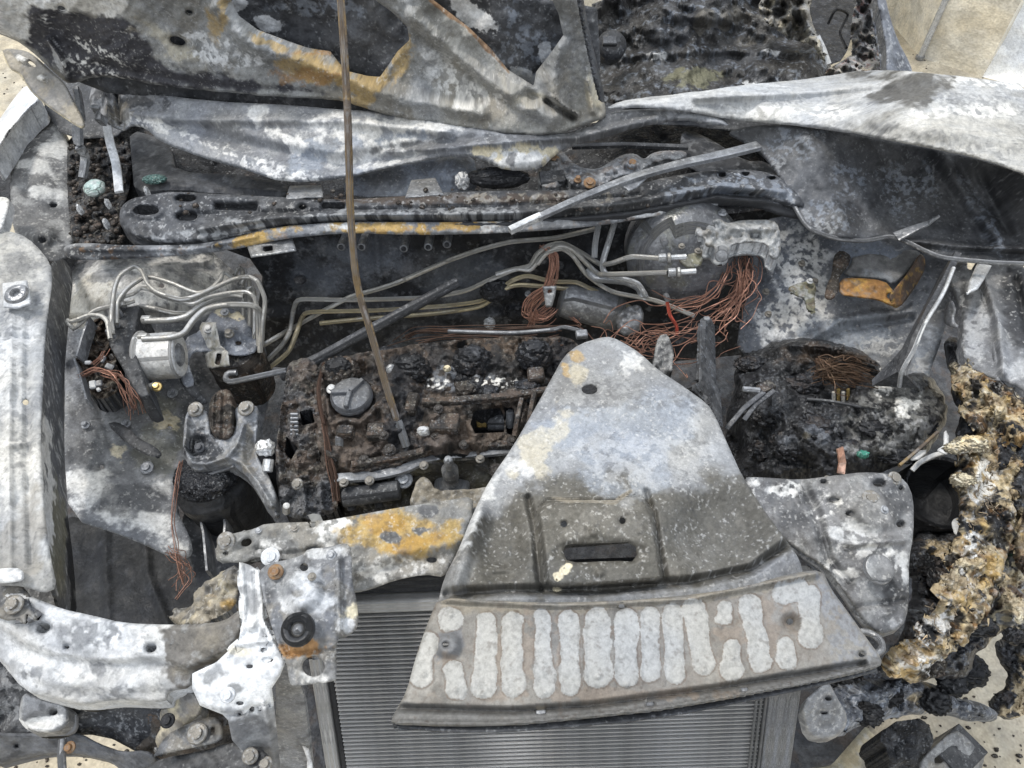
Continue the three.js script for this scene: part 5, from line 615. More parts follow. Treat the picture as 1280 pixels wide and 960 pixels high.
{ const t = thing('master_cylinder', 'pale cast brake master cylinder in front of the booster', 'brake cylinder');
  sheet('casting', t, cr(620, 230, 3.556, [[885, 190], [900, 170], [940, 175], [960, 155], [1000, 155], [1030, 175], [1090, 160], [1230, 158], [1260, 190], [1270, 290], [1250, 340], [1215, 330], [1205, 265], [1120, 262], [1050, 270], [1040, 300], [1010, 315], [980, 305], [965, 280], [930, 280], [925, 240], [890, 235]]), { h: [[870, 290, .965], [970, 285, .96], [905, 312, .95], [970, 320, .94]], th: .03, L: 1.7, roll: 4, rd: .008, n: [[.006, .02], [.002, .006]], hole: [quad(944, 295, 6, 3), ell(880, 285, 3, 3)], f: [dome(902, 312, 13, 10, .012, .4), ridge([[915, 285], [965, 285]], 8, .012), dome(884, 288, 9, 8, .008), dome(910, 300, 12, 8, -.01)], paint: ['light', cov('pale', .35, .015), cov('grey', .35, .015), cov('soot', .12, .01), cov('taupe', .2, .012), cov('ash', .12, .006)], rough: .55 });
  bolt(t, 903, 267, .97, .011, M.steel, .01); bolt(t, 852, 308, .94, .008, M.alloy, .008); bolt(t, 872, 314, .935, .008, M.alloy, .008); cyl('end_plug', t, P(902, 314, .96), P(902, 320, .97), .012, M.alloy); }
{ const t = thing('steering_gear', 'grey dusty cylinder below the brake lines on the firewall', 'cylinder'); const a = P(698, 372, .765), b = P(778, 392, .745), d = b.clone().sub(a); put('housing', latheGeo([[0, 0], [.03, .002], [.038, .012], [.040, .03], [.040, d.length() - .02], [.036, d.length()], [0, d.length()]], a, d, 32), M.alloy, t);
  sheet('end_bracket', t, [[768, 398], [782, 384], [800, 380], [806, 395], [798, 418], [775, 420]], { h: [[770, 400, .78], [800, 385, .80], [790, 418, .76]], L: 1.8, th: .01, n: [[.005, .02]], mat: M.alloy }); bolt(t, 806, 372, .83, .010, M.line, .012); bolt(t, 660, 368, .77, .009, M.steel, .012); }

// ---------------------------------------------------------------- wires
const harness = (label, parts) => { if (parts.vc) parts.m.vertexColors = true; const q = put('wiring_harness', mergeGeometries(parts.map(p => strandGeo(...p))), parts.m || M.copperV); single(q, label, 'wires', 'burnt bare wires'); return q; };
harness('fan of bare copper wires hanging below the master cylinder', [[[[925, 306, .91, .8], [928, 325, .90, 1], [932, 345, .88, 1.1], [920, 365, .86, 1], [895, 385, .84, 1.4], [862, 403, .82, 1.6], [820, 418, .79, 2]], 17, .014, .0012, 1.5, .35], [[[930, 320, .90], [932, 350, .88], [922, 375, .85], [918, 400, .81, 1.6], [925, 412, .79, 2]], 15, .012, .0012, 1.4, .3], [[[915, 318, .90], [908, 340, .88], [895, 365, .86], [872, 380, .84], [838, 386, .82]], 5, .006, .0012, .8]]);
harness('loop of copper wires tied above the small blue-grey bracket', [[[[678, 308, .89, .6], [692, 318, .885, 1], [690, 345, .85, 1], [684, 360, .83, .8], [666, 378, .79, 1.2], [662, 392, .77, 1.2], [676, 396, .76, 1], [690, 386, .77, 1]], 26, .010, .0011, .5, .12], [[[672, 392, .76], [664, 405, .74], [660, 415, .72]], 10, .006, .001, 1]]);
{ const t = thing('wire_bracket', 'small blue-grey strap bracket on the copper wire loop', 'bracket'); sheet('strap', t, [[678, 358], [696, 357], [694, 370], [690, 384], [682, 384], [680, 370]], { h: [[680, 358, .845], [694, 358, .845], [686, 384, .81]], L: 1.6, ch: 0, roll: 2, hole: [quad(687, 364, 2.5, 2)], mat: M.steel }); }
harness('tangle of copper wires running behind the engine', Object.assign([[[[700, 412, .80], [740, 418, .80, 1.6], [790, 420, .80, 2], [830, 412, .81, 1.8], [870, 402, .82, 1.4], [895, 398, .82]], 9, .012, .0012, 2, .5], [[[750, 412, .80], [775, 425, .80, 2], [800, 418, .80, 2], [830, 428, .79, 2], [860, 410, .79, 2]], 16, .014, .0011, 2.2, .45], [[[700, 378, .76], [712, 392, .75], [725, 402, .75]], 8, .007, .001, 1]], { m: M.copperV }));
harness('dark charred wires lying along the back of the engine', Object.assign([[[[495, 430, .80], [520, 414, .81], [560, 412, .82], [620, 412, .82], [680, 410, .82], [720, 408, .82]], 8, .007, .0016, 1, .3], [[[480, 440, .82], [560, 425, .83], [640, 424, .83], [700, 418, .83]], 8, .012, .0016, 1.2, .4]], { m: M.wireV }));
harness('brown frayed wires sprouting from the charred fuse box', Object.assign([[[[1022, 450, .84, .5], [1035, 460, .845, 1], [1045, 470, .84, 1.6], [1065, 475, .83, 1.8]], 40, .010, .0011, 1, .2], [[[1020, 470, .84], [1050, 462, .85, 1.5], [1085, 470, .83, 1.5]], 26, .012, .001, 1.2, .2]], { m: mk(['umber', cov('orange', .3, .01), cov('brown', .3, .01), cov('tan', .15, .01)], { rough: .8 }), vc: 1 }));
harness('frayed dark copper cable running down the engine timing cover', Object.assign([[[[404, 520, .84, .5], [408, 545, .84, .7], [412, 575, .82, 1], [418, 600, .80, 1.1], [421, 625, .78, 1]], 16, .0055, .0013, .4], [[[405, 455, .86, .6], [399, 480, .86, .7], [400, 505, .855, .8], [405, 530, .845, .6]], 9, .004, .0022, .3]], { m: M.wireV }));
harness('thin copper strand hanging over the apron edge', [[[[225, 575, .77], [218, 610, .77], [213, 650, .755], [216, 680, .74], [218, 700, .73], [226, 730, .70]], 2, .003, .0011, 1], [[[216, 690, .735], [228, 700, .72], [236, 715, .70], [225, 735, .70]], 9, .01, .0008, 1.5]]);
single(tube('red_wire', null, [[834, 378, .87], [838, 395, .86], [846, 408, .845], [846, 418, .83]], .0035, mk([[.35, .06, .04], cov('copper', .3, .01)], { rough: .6 })), 'short red wire across the copper tangle', 'wire');
single(put('heater_pipe', tubeGeo(smoothPts([[352, 470, .76], [400, 447, .79], [440, 425, .82], [500, 392, .85], [572, 353, .875]], 20), .0105, 14), M.darksteel), 'straight dark grey pipe slanting behind the prop rod', 'pipe');
single(tube('rail_pipe', null, [[560, 414, .83], [640, 416, .835], [690, 412, .84], [705, 409, .845], [728, 414, .845]], .004, M.steel), 'thin grey pipe along the engine back edge', 'pipe');

// ---------------------------------------------------------------- engine
const eng = thing('engine', 'charred engine with crusted brown valve cover and grey oil cap', 'engine');
const crustP = [[.05, .044, .039], cov('soot', .4, .04), cov('umber', .3, .025), cov([.15, .125, .105], .2, .012), cov('light', .07, .006), cov('black', .15, .012)];
const vc = sheet('valve_cover', eng, [[392, 455], [430, 444], [480, 436], [560, 424], [640, 420], [710, 420], [730, 440], [705, 480], [680, 520], [655, 552], [640, 570], [600, 572], [560, 566], [525, 572], [495, 585], [440, 594], [402, 590], [392, 540]], {
  h: [[400, 460, .835], [700, 430, .83], [400, 580, .80], [650, 560, .79], [540, 500, .845], [450, 510, .84]], th: .06, L: 2, n: [[.012, .05], [.007, .02], [.003, .009]], rag: 3,
  hole: [[[592, 515], [600, 512], [625, 510], [630, 520], [630, 540], [594, 542], [588, 530]], [[630, 506], [640, 503], [644, 520], [643, 545], [634, 542]], ell(463, 535, 6, 6)],
  f: [plate([[530, 500], [680, 490], [660, 552], [530, 562]], .016, 6), dome(440, 498, 34, 28, -.016, .7), ridge([[400, 560], [440, 588], [500, 580]], 8, .012), ridge([[410, 500], [412, 530], [430, 524], [450, 528], [468, 512]], 6, .012)],
  paint: [...crustP, blob([.105, .086, .074], [[590, 545, 70, 22], [560, 515, 30, 20], [440, 550, 40, 24], [660, 510, 20, 24], [420, 520, 20, 12]], { a: .75, s: .03, e: .9 }), blob('soot', [[600, 470, 110, 34], [500, 500, 30, 50], [690, 450, 30, 30]], { a: .8, s: .02 }), blob('steel', [[590, 475, 30, 10], [560, 460, 16, 10]], { sp: [.6, .007] }), blob('ash', [[545, 480, 12, 5], [620, 478, 18, 5]], { sp: [.6, .006] })], bump: 'crust', bs: .003, rough: .75 });
for (const [x, y, r] of [[425, 466, 1], [513, 462, 1.05], [590, 452, 1.05], [668, 444, 1]]) { const q = P(x, y, .85); put('coil_tower', lumpGeo(q, [.034 * r, .026, .03 * r], .24, 12, 2.4), x < 480 ? M.crust : M.char, eng); lump('coil_top', eng, q.clone().add(V(0, .018, 0)), [.022 * r, .012, .018 * r], .3, M.soot, 8, 2.5); }
for (let i = 0; i < 16; i++) { const x = 480 + R() * 220, y = 440 + R() * 62; lump('char_flake', eng, P(x, y, .842), [.012 + R() * .018, .006 + R() * .008, .008 + R() * .014], .35, [M.char, M.soot, M.crust, M.char][i % 4], 8, 1.5); }
{ const c = P(440, 497, .845), d = V(0, 1, .12); const cm = mk(['mid', cov('steel', .4, .03), cov('dark', .25, .02), cov('light', .08, .006)], { rough: .5 }); const oc = put('oil_cap', latheGeo([[0, .016], [.024, .016], [.032, .013], [.036, .009], [.0365, 0], [.034, -.004], [.03, -.02]], c, d, 34), cm, eng);
  for (const a of [.9, 3.2, 4.6]) { const g = new RoundedBoxGeometry(.031, .012, .008, 2, .002); g.translate(.016, .018, 0); g.rotateY(a); g.applyQuaternion(alignY(d)); g.translate(c.x, c.y, c.z); put('cap_rib', metric(g), cm, oc); } }
{ const a = P(596, 526, .80); cyl('brass_sleeve', eng, a, a.clone().add(V(.018, 0, 0)), .012, M.brass); cyl('camshaft', eng, a.clone().add(V(.018, -.004, 0)), a.clone().add(V(.05, -.004, 0)), .015, M.darksteel); const b = P(637, 533, .795); cyl('injector', eng, b, b.clone().add(V(.002, .03, -.01)), .008, M.alloy); sheet('cam_well', eng, [[580, 505], [650, 498], [650, 550], [580, 550]], { h: .775, L: 4, mat: M.soot }); }
lump('white_stub', eng, P(530, 539, .838), [.012, .009, .008], .15, M.white, 5); lump('white_stub', eng, P(489, 462, .865), [.008, .012, .008], .15, M.silver, 5); lump('tan_bead', eng, P(559, 461, .868), [.007, .006, .006], .2, M.wool, 5);
bolt(eng, 487, 563, .825, .014, M.crust, .014); bolt(eng, 415, 487, .85, .012, M.line, .012); cyl('small_stud', eng, P(424, 560, .82), P(424, 545, .835), .007, M.steel);
put('cover_rail', barGeo(smoothPts([[528, 503, .865], [580, 500, .868], [640, 495, .865], [684, 488, .86]], 12), .012, .012), M.crust, eng);
put('cover_rail', barGeo(smoothPts([[440, 582, .818], [500, 572, .815], [560, 558, .812], [640, 556, .80]], 12), .012, .014), M.crust, eng);
for (const [x, y] of [[648, 520], [664, 512]]) put('cover_rib', barGeo(smoothPts([[x + 4, y - 18, .862], [x, y, .86], [x - 4, y + 24, .84]], 8), .009, .022), M.crust, eng);
for (const [x, y, h] of [[545, 545, .838], [580, 556, .828], [640, 552, .82], [480, 545, .84], [418, 572, .818], [455, 575, .818], [548, 512, .866]]) bolt(eng, x, y, h, .011, M.crust, .012);
for (const [x, y, w, dd, h] of [[556, 530, .05, .035, .85], [470, 540, .03, .03, .835], [432, 540, .03, .02, .84], [515, 505, .02, .04, .85], [670, 470, .03, .03, .85]]) box('cover_block', eng, P(x, y, h), [w, .02, dd], [.08, R() * .4 - .2, .05], M.crust, .005);
put('head_flange', barGeo(smoothPts([[418, 598, .80], [470, 594, .80], [505, 586, .80], [540, 572, .798], [600, 566, .795], [640, 562, .79]], 14), .016, .008), M.steel, eng);
for (const [x, y] of [[430, 604], [462, 601], [530, 582], [600, 574]]) bolt(eng, x, y, .802, .010, M.alloy, .010);
for (const [x, y, l] of [[436, 632, .07], [470, 628, .05]]) put('casting_rib', barGeo(path([[x, y - 24, .765], [x + 4, y + 4, .735]]), .014, .02), M.darksteel, eng);
cyl('water_pipe', eng, P(428, 622, .77), P(500, 612, .775), .017, M.darksteel);
const tc = sheet('timing_cover', eng, [[362, 452], [380, 446], [398, 452], [396, 500], [402, 560], [410, 590], [424, 620], [420, 642], [395, 648], [362, 650], [350, 630], [342, 590], [346, 540], [352, 500], [358, 470]], { h: [[365, 455, .83], [398, 455, .835], [350, 600, .77], [415, 630, .76], [375, 540, .82]], th: .08, L: 1.9, n: [[.010, .03], [.006, .012], [.003, .006, T2]], rag: 3, hole: [[[374, 514], [390, 512], [394, 528], [378, 532]], [[358, 545], [372, 560], [364, 575], [356, 566]]], f: [ridge([[352, 490], [346, 560], [352, 600]], 6, .018), ridge([[366, 520], [366, 562]], 6, .016), dome(378, 470, 18, 22, .014, .4), ridge([[380, 605], [382, 640]], 5, .016), ridge([[398, 600], [404, 636]], 5, .016)], paint: [...crustP.slice(0, 3), cov('taupe', .2, .012), cov('mid', .3, .02), cov('black', .15, .012), blob([.11, .09, .078], [[378, 470, 18, 20], [385, 580, 20, 10]], { a: .7, s: .015 }), blob('steel', [[375, 625, 26, 20], [400, 620, 14, 20]], { a: .7 }), cov('light', .1, .005)], bump: 'crust', bs: .005 });
for (let i = 0; i < 6; i++) box('guide_step', tc, P(368, 518 + i * 5, .845 - i * .004), [.014, .006, .004], [.1, 0, 0], M.steel);
bolt(tc, 372, 605, .80, .012, M.alloy, .01); cyl('cover_stud', tc, P(358, 640, .775), P(358, 632, .80), .006, M.line);
sheet('front_cover', eng, [[415, 600], [500, 588], [560, 572], [640, 566], [650, 600], [590, 640], [430, 655], [415, 640]], { h: [[420, 605, .77], [640, 575, .77], [420, 650, .70], [600, 635, .70]], th: .03, L: 2.4, n: [[.006, .05], [.002, .012]], f: [dome(540, 612, 60, 26, -.02, .4), ridge([[500, 585], [520, 575], [590, 575], [615, 590]], 5, .012), ridge([[425, 610], [500, 612]], 8, .012)], paint: [[.05, .048, .042], cov('olive', .3, .04), cov('soot', .35, .03), cov('mid', .2, .02), cov('pale', .03, .005), stroke('light', [[425, 600], [500, 590]], 4, { sp: [.5, .01] })], rough: .4 });
bolt(eng, 505, 600, .775, .019, M.steel, .014); bolt(eng, 620, 588, .775, .016, M.crust, .012);
{ const c = P(565, 606, .745), ax = V(0, 1, .1); const sp = put('pulley_spindle', latheGeo([[0, .095], [.006, .094], [.008, .088], [.008, .062], [.014, .058], [.014, .03], [.012, .028], [.012, .01], [.028, .008], [.031, .002], [.031, -.006], [.02, -.02]], c, ax, 26), M.steel, eng); }
sheet('alloy_plate', eng, [[512, 632], [518, 606], [528, 596], [536, 600], [544, 614], [580, 612], [612, 606], [622, 612], [610, 640], [520, 650]], { h: [[520, 610, .775], [610, 610, .775], [560, 640, .75]], L: 2, th: .012, rag: 3, n: [[.003, .02]], paint: ['taupe', cov('light', .3, .02), cov('mid', .25, .02), cov('ash', .08, .006)] });
lump('hose_end', eng, P(332, 560, .80), [.016, .016, .014], .2, M.white, 7); tube('hose', eng, [[332, 562, .79], [335, 585, .77], [345, 605, .74], [350, 625, .72]], .016, M.soot); cyl('hose_spout', eng, P(334, 590, .79), P(336, 574, .80), .009, M.silver);

// ---------------------------------------------------------------- engine mount
{ const t = thing('engine_mount', 'cast alloy Y-shaped engine mount bracket over black rubber bush', 'engine mount');
  const br = sheet('bracket', t, [[231, 522], [236, 512], [258, 512], [262, 522], [264, 548], [290, 548], [296, 530], [293, 514], [296, 508], [320, 506], [324, 514], [322, 540], [318, 562], [326, 578], [336, 594], [346, 622], [344, 638], [332, 634], [320, 612], [308, 594], [288, 580], [262, 586], [246, 590], [234, 580], [228, 562]], { h: [[235, 520, .815], [320, 515, .82], [232, 565, .79], [290, 572, .79], [342, 632, .77]], th: .03, L: 1.7, roll: 3, rd: .005, n: [[.0015, .02], [.0008, .006]], f: [ridge([[233, 522], [231, 560], [240, 578], [258, 580], [284, 571], [302, 578], [322, 602], [340, 632]], 6, .016), ridge([[304, 532], [296, 556], [284, 571]], 5, .016), dome(247, 558, 18, 16, -.016, .5), dome(312, 560, 10, 26, -.014, .4)], paint: ['grey', cov('taupe', .35, .02), cov('light', .35, .01), cov('mid', .25, .01), blob('soot', [[248, 556, 17, 17], [262, 565, 14, 9]], { s: .012, a: .85 }), blob('taupe', [[312, 560, 9, 24]], { a: .8, s: .01 }), blob('dark', [[316, 530, 9, 12]], { a: .6, sp: [.5, .006] }), cov('ash', .1, .005), cov('soot', .06, .005)], rough: .5 });  // left recess of the bracket is coloured darker
  bolt(br, 245, 512, .825, .017, M.alloy, .016); bolt(br, 308, 511, .832, .018, M.alloy, .016); bolt(br, 250, 560, .79, .012, M.darksteel, .014);
  sheet('rubber_buffer', t, [[262, 500], [272, 488], [286, 486], [292, 496], [293, 525], [291, 547], [278, 552], [266, 546], [260, 525]], { h: [[265, 500, .84], [288, 490, .845], [275, 548, .81]], th: .04, L: 1.6, roll: 5, rd: .012, f: [ridge([[270, 495], [268, 545]], 3, -.006), ridge([[279, 490], [277, 550]], 3, -.006)], n: [[.002, .01]], mat: M.crust });
  const c = P(265, 606, .715); put('rubber_bush', latheGeo([[0, .052], [.02, .05], [.04, .042], [.052, .03], [.054, .018], [.06, .014], [.064, .006], [.064, -.02], [.06, -.026], [.06, -.22]], c, V(0, 1, .06), 40), M.rubber, t);
  put('cracked_top', lumpGeo(c.clone().add(V(0, .03, 0)), [.056, .026, .052], .07, 14, 5), mk(['soot', cov('black', .4, .006, { T: T2 }), cov('dark', .25, .005, { T: T2 }), cov('light', .05, .004)], { rough: .4, bump: 'crust', bs: .006, size: .1 }), t); }

// ---------------------------------------------------------------- radiator
{ const t = thing('radiator', 'aluminium finned radiator standing below the hood front piece', 'radiator');
  const tl = P(374, 752, .80), lean = 29 * Math.PI / 180, roll = .055;
  const u = V(Math.cos(roll), Math.sin(roll) * .6, -Math.sin(roll) * .4).normalize(), dn = V(.03, -Math.cos(lean), Math.sin(lean)).normalize(), nrm = dn.clone().cross(u).normalize(); if (nrm.y < 0) nrm.negate();
  const at = (a, b, c = 0) => tl.clone().addScaledVector(u, a).addScaledVector(dn, b).addScaledVector(nrm, c);
  const basis = new THREE.Matrix4().makeBasis(u, dn.clone().negate(), nrm), W = .735, pitch = .0080, rows = 62;
  const place = (name, cx, cy, cz, sx, sy, sz, m, rad = .0012, par = t) => { const g = new RoundedBoxGeometry(sx, sy, sz, 2, Math.min(rad, sx * .4, sy * .4, sz * .4)); metric(g); g.applyMatrix4(basis); const q = at(cx, cy, cz); g.translate(q.x, q.y, q.z); return put(name, g, m, par); };
  const silverT = mk([[.40, .40, .40], cov('ash', .25, .03), cov('light', .3, .04), cov('mid', .2, .03)], { rough: .45, metal: .15, bs: .0004 });
  const tg = new RoundedBoxGeometry(W - .07, .0023, .018, 1, .0006); metric(tg); tg.applyMatrix4(basis);
  for (let i = 0; i < rows; i++) { const q = put('tube', tg, silverT, t); q.position.copy(at(W / 2, .028 + i * pitch + (R() - .5) * .0007, -.004 + (R() - .5) * .0012)); q.rotation.z = (R() - .5) * .0016; }
  const fin = new THREE.BoxGeometry(.0005, pitch - .0027, .010); fin.applyMatrix4(basis); const nf = Math.floor((W - .075) / .0034), im = new THREE.InstancedMesh(fin, mk(['dark', cov('mid', .3, .04), cov('brown', .35, .06), cov('soot', .4, .04), cov('dark', .3, .02)], { rough: .7, bs: 0 }), nf * (rows - 1)); const mm = new THREE.Matrix4(); let k = 0;
  for (let i = 0; i < rows - 1; i++) for (let j = 0; j < nf; j++) { const q = at(.04 + j * .0034 + (i % 2) * .0017, .028 + (i + .5) * pitch, -.013); mm.makeRotationAxis(nrm, ((j % 2) - .5) * .5); mm.setPosition(q); im.setMatrixAt(k++, mm); }
  im.name = 'fins'; im.userData.kind = 'stuff'; im.castShadow = im.receiveShadow = true; t.add(im);
  place('backing_core', W / 2, .25, -.032, W - .05, .5, .02, M.soot);
  place('side_tank', .012, .25, -.006, .022, .54, .026, silverT, .006); place('side_channel', .030, .26, -.008, .007, .5, .02, M.darksteel); 
  place('side_tank', W - .004, .25, -.006, .05, .54, .03, mk(['grey', cov('light', .3, .02), cov('soot', .35, .008), cov('ash', .15, .006)], { rough: .6 }), .006);
  for (const d of [.032, .040, .047]) place('side_channel', W - d, .25, .002, .004, .52, .012, M.steel, .001);
  place('top_rail', W / 2, .010, -.004, W - .02, .022, .024, silverT, .005); place('top_tank', W / 2, -.022, -.016, W - .02, .034, .03, M.darksteel, .008); }

// ---------------------------------------------------------------- right side of the bay
{ const t = thing('rusty_strap', 'orange rusty strap bracket bolted to the grey right apron', 'bracket');
  sheet('strap', t, cr(850, 320, 2.977, [[595, 85], [650, 80], [760, 90], [800, 135], [805, 180], [790, 190], [740, 165], [660, 155], [590, 145]]), { h: [[1050, 355, .88], [1115, 375, .875], [1105, 350, .885]], L: 1.7, th: .005, roll: 2, hole: [ell(1112, 370, 3.5, 3.5)], f: [dome(1062, 357, 7, 6, .005), dome(1092, 358, 5, 5, .004)], paint: ['orange', cov('ochre', .35, .02), cov('rust', .4, .015), cov('grey', .15, .015), cov('brown', .15, .01)] });
  sheet('arm', t, cr(850, 320, 2.977, [[790, 190], [775, 150], [800, 120], [850, 60], [890, -10], [910, 0], [915, 45], [880, 110], [830, 180], [805, 195]]), { h: [[1115, 378, .875], [1150, 322, .91], [1135, 360, .88]], L: 1.7, th: .004, roll: 2, paint: ['umber', cov('rust', .35, .02), cov('dark', .35, .02), cov('ochre', .12, .012)] });
  sheet('lever', t, cr(850, 320, 2.977, [[570, 0], [600, -25], [640, 0], [625, 40], [590, 80], [595, 120], [570, 165], [535, 160], [545, 110], [565, 70]]), { h: [[1045, 315, .90], [1035, 370, .88], [1060, 320, .90]], L: 1.7, th: .01, roll: 3, mat: M.crust });
  sheet('base_plate', t, cr(850, 320, 2.977, [[640, 0], [880, -30], [900, -10], [850, 60], [790, 110], [760, 85], [600, 75], [640, 30]]), { h: [[1070, 320, .885], [1145, 315, .90], [1060, 345, .87]], L: 2.2, roll: 2, paint: ['grey', cov('blue', .4, .05), cov('light', .2, .03), cov('dark', .1, .02)] }); }
{ const t = thing('cable_bracket', 'small olive brown bracket on the ash white part of right apron', 'bracket'); sheet('plate', t, cr(850, 320, 2.977, [[395, 120], [440, 100], [490, 90], [510, 120], [500, 150], [505, 205], [470, 205], [465, 160], [430, 150]]), { h: .875, L: 1.6, th: .008, n: [[.004, .012]], roll: 2, paint: ['olive', cov('umber', .3, .012), cov('light', .25, .01), cov('soot', .2, .01)] }); bolt(t, 1012, 352, .885, .008, M.line, .008); }
{ const t = thing('support_strut', 'flat dark grey upright strut beside the hood front piece', 'strut'); sheet('blade', t, cr(850, 320, 2.977, [[75, 235], [90, 228], [115, 232], [130, 260], [135, 480], [150, 490], [160, 640], [120, 620], [90, 540], [45, 500], [45, 480], [70, 470]]), { h: [[885, 400, .90], [893, 480, .89], [900, 530, .88]], L: 1.7, th: .01, ch: 0, roll: 2, n: [[.002, .02]], paint: ['dark', cov('mid', .35, .02), cov('soot', .3, .012), cov('blue', .05, .005)] }); box('peg', t, P(883, 400, .905), [.012, .012, .01], [0, 0, 0], M.steel); }
{ const t = thing('wiring_post', 'grey frosted post stub standing among copper wires', 'post'); sheet('stub', t, [[812, 470], [818, 440], [824, 420], [836, 416], [842, 440], [840, 470]], { h: [[815, 465, .84], [830, 420, .87], [840, 465, .84]], th: .04, L: 1.7, rag: 2, roll: 4, n: [[.004, .012]], paint: ['mid', cov('light', .4, .012), cov('soot', .3, .01), cov('ash', .12, .005)] }); box('clamp', t, P(727, 418, .86), [.022, .012, .016], [.2, .1, 0], M.alloy); }
const fb = thing('burnt_fuse_box', 'black melted fuse box and battery remains beside right apron', 'fuse box');
sheet('melted_mass', fb, [[918, 470], [930, 436], [970, 424], [1020, 422], [1080, 438], [1104, 458], [1112, 478], [1150, 464], [1172, 476], [1186, 500], [1178, 545], [1150, 575], [1105, 592], [1050, 600], [980, 604], [925, 604], [905, 570], [908, 520]], { h: [[930, 450, .77], [1080, 440, .79], [1165, 490, .80], [1000, 520, .80], [1100, 540, .82], [930, 590, .68], [1080, 590, .76], [1020, 460, .77]], th: .012, roll: 12, rd: .06, L: 1.9, rag: 5, n: [[.022, .07], [.008, .03], [.0015, .010]], f: [ridge([[990, 428], [1050, 432], [1100, 458]], 14, .03), dome(1045, 475, 28, 24, -.03, .4), dome(915, 560, 22, 34, -.08, .3), ridge([[1010, 498], [1060, 505], [1100, 510]], 4, .012), dome(1135, 520, 40, 36, .022, .3), dome(1020, 545, 30, 22, .02, .3)],
  paint: [[.03, .031, .034], cov('black', .35, .04), cov('dark', .35, .015, { T: T2 }), cov('steel', .12, .008), zone([.11, .112, .112], [[1070, 500], [1120, 480], [1165, 475], [1178, 510], [1165, 555], [1100, 575], [1050, 545]], { r: 18, e: 1, s: .03, sp: [.35, .01] }), blob('ash', [[1132, 508, 16, 9, -20], [1105, 480, 8, 14]], { s: .012 }), blob('grey', [[1120, 540, 40, 20], [1090, 550, 30, 14]], { sp: [.55, .008] }), blob('brown', [[1030, 445, 50, 12], [1050, 470, 26, 20]], { a: .8 }), blob('steel', [[985, 555, 12, 14], [1020, 540, 20, 14]], { a: .7 }), blob('taupe', [[1008, 545, 8, 6]], {}), cov('light', .04, .005)], bump: 'crust', bs: .003, rough: .5 });
for (const [x, y, a, b] of [[1005, 480, .028, .02], [985, 555, .024, .026], [1020, 535, .03, .024], [960, 520, .022, .02], [955, 565, .02, .02], [1060, 560, .022, .016], [985, 455, .024, .014], [1095, 535, .024, .016], [1150, 530, .022, .02], [1120, 570, .024, .014], [940, 455, .026, .016]]) lump('melted_lump', fb, P(x, y, fb.children[0].userData.hf(x, y) - .002), [a * 1.25, b * .7, b * 1.1], .4, x > 1080 ? M.soot : M.char, 11, 1.5);
for (let i = 0; i < 4; i++) cyl('fuse_pin', fb, P(1042 + i * 6, 505 - (i % 2) * 4, .80), P(1042 + i * 6, 490 - (i % 2) * 4, .825), .0032, i % 2 ? M.brass : M.line);
for (const q of [[[930, 525, .83], [945, 505, .84], [968, 488, .85]], [[908, 536, .82], [930, 510, .84], [955, 490, .85]]]) bar('terminal_strap', fb, q, .008, .004, M.darksteel); cyl('terminal_bolt', fb, P(928, 486, .85), P(950, 488, .85), .005, M.steel); box('terminal_block', fb, P(957, 485, .845), [.03, .016, .02], [0, .5, 0], M.crust);
bar('copper_tab', fb, [[1050, 560, .83], [1053, 578, .81], [1051, 592, .80]], .012, .004, M.copper); lump('green_residue', fb, P(1079, 568, .835), [.010, .005, .007], .4, mk([[.05, .22, .16], cov('pale', .3, .008)], { rough: .7 }), 5); tube('thin_rod', fb, [[1008, 499, .84], [1040, 502, .84], [1092, 512, .84]], .003, M.darksteel);
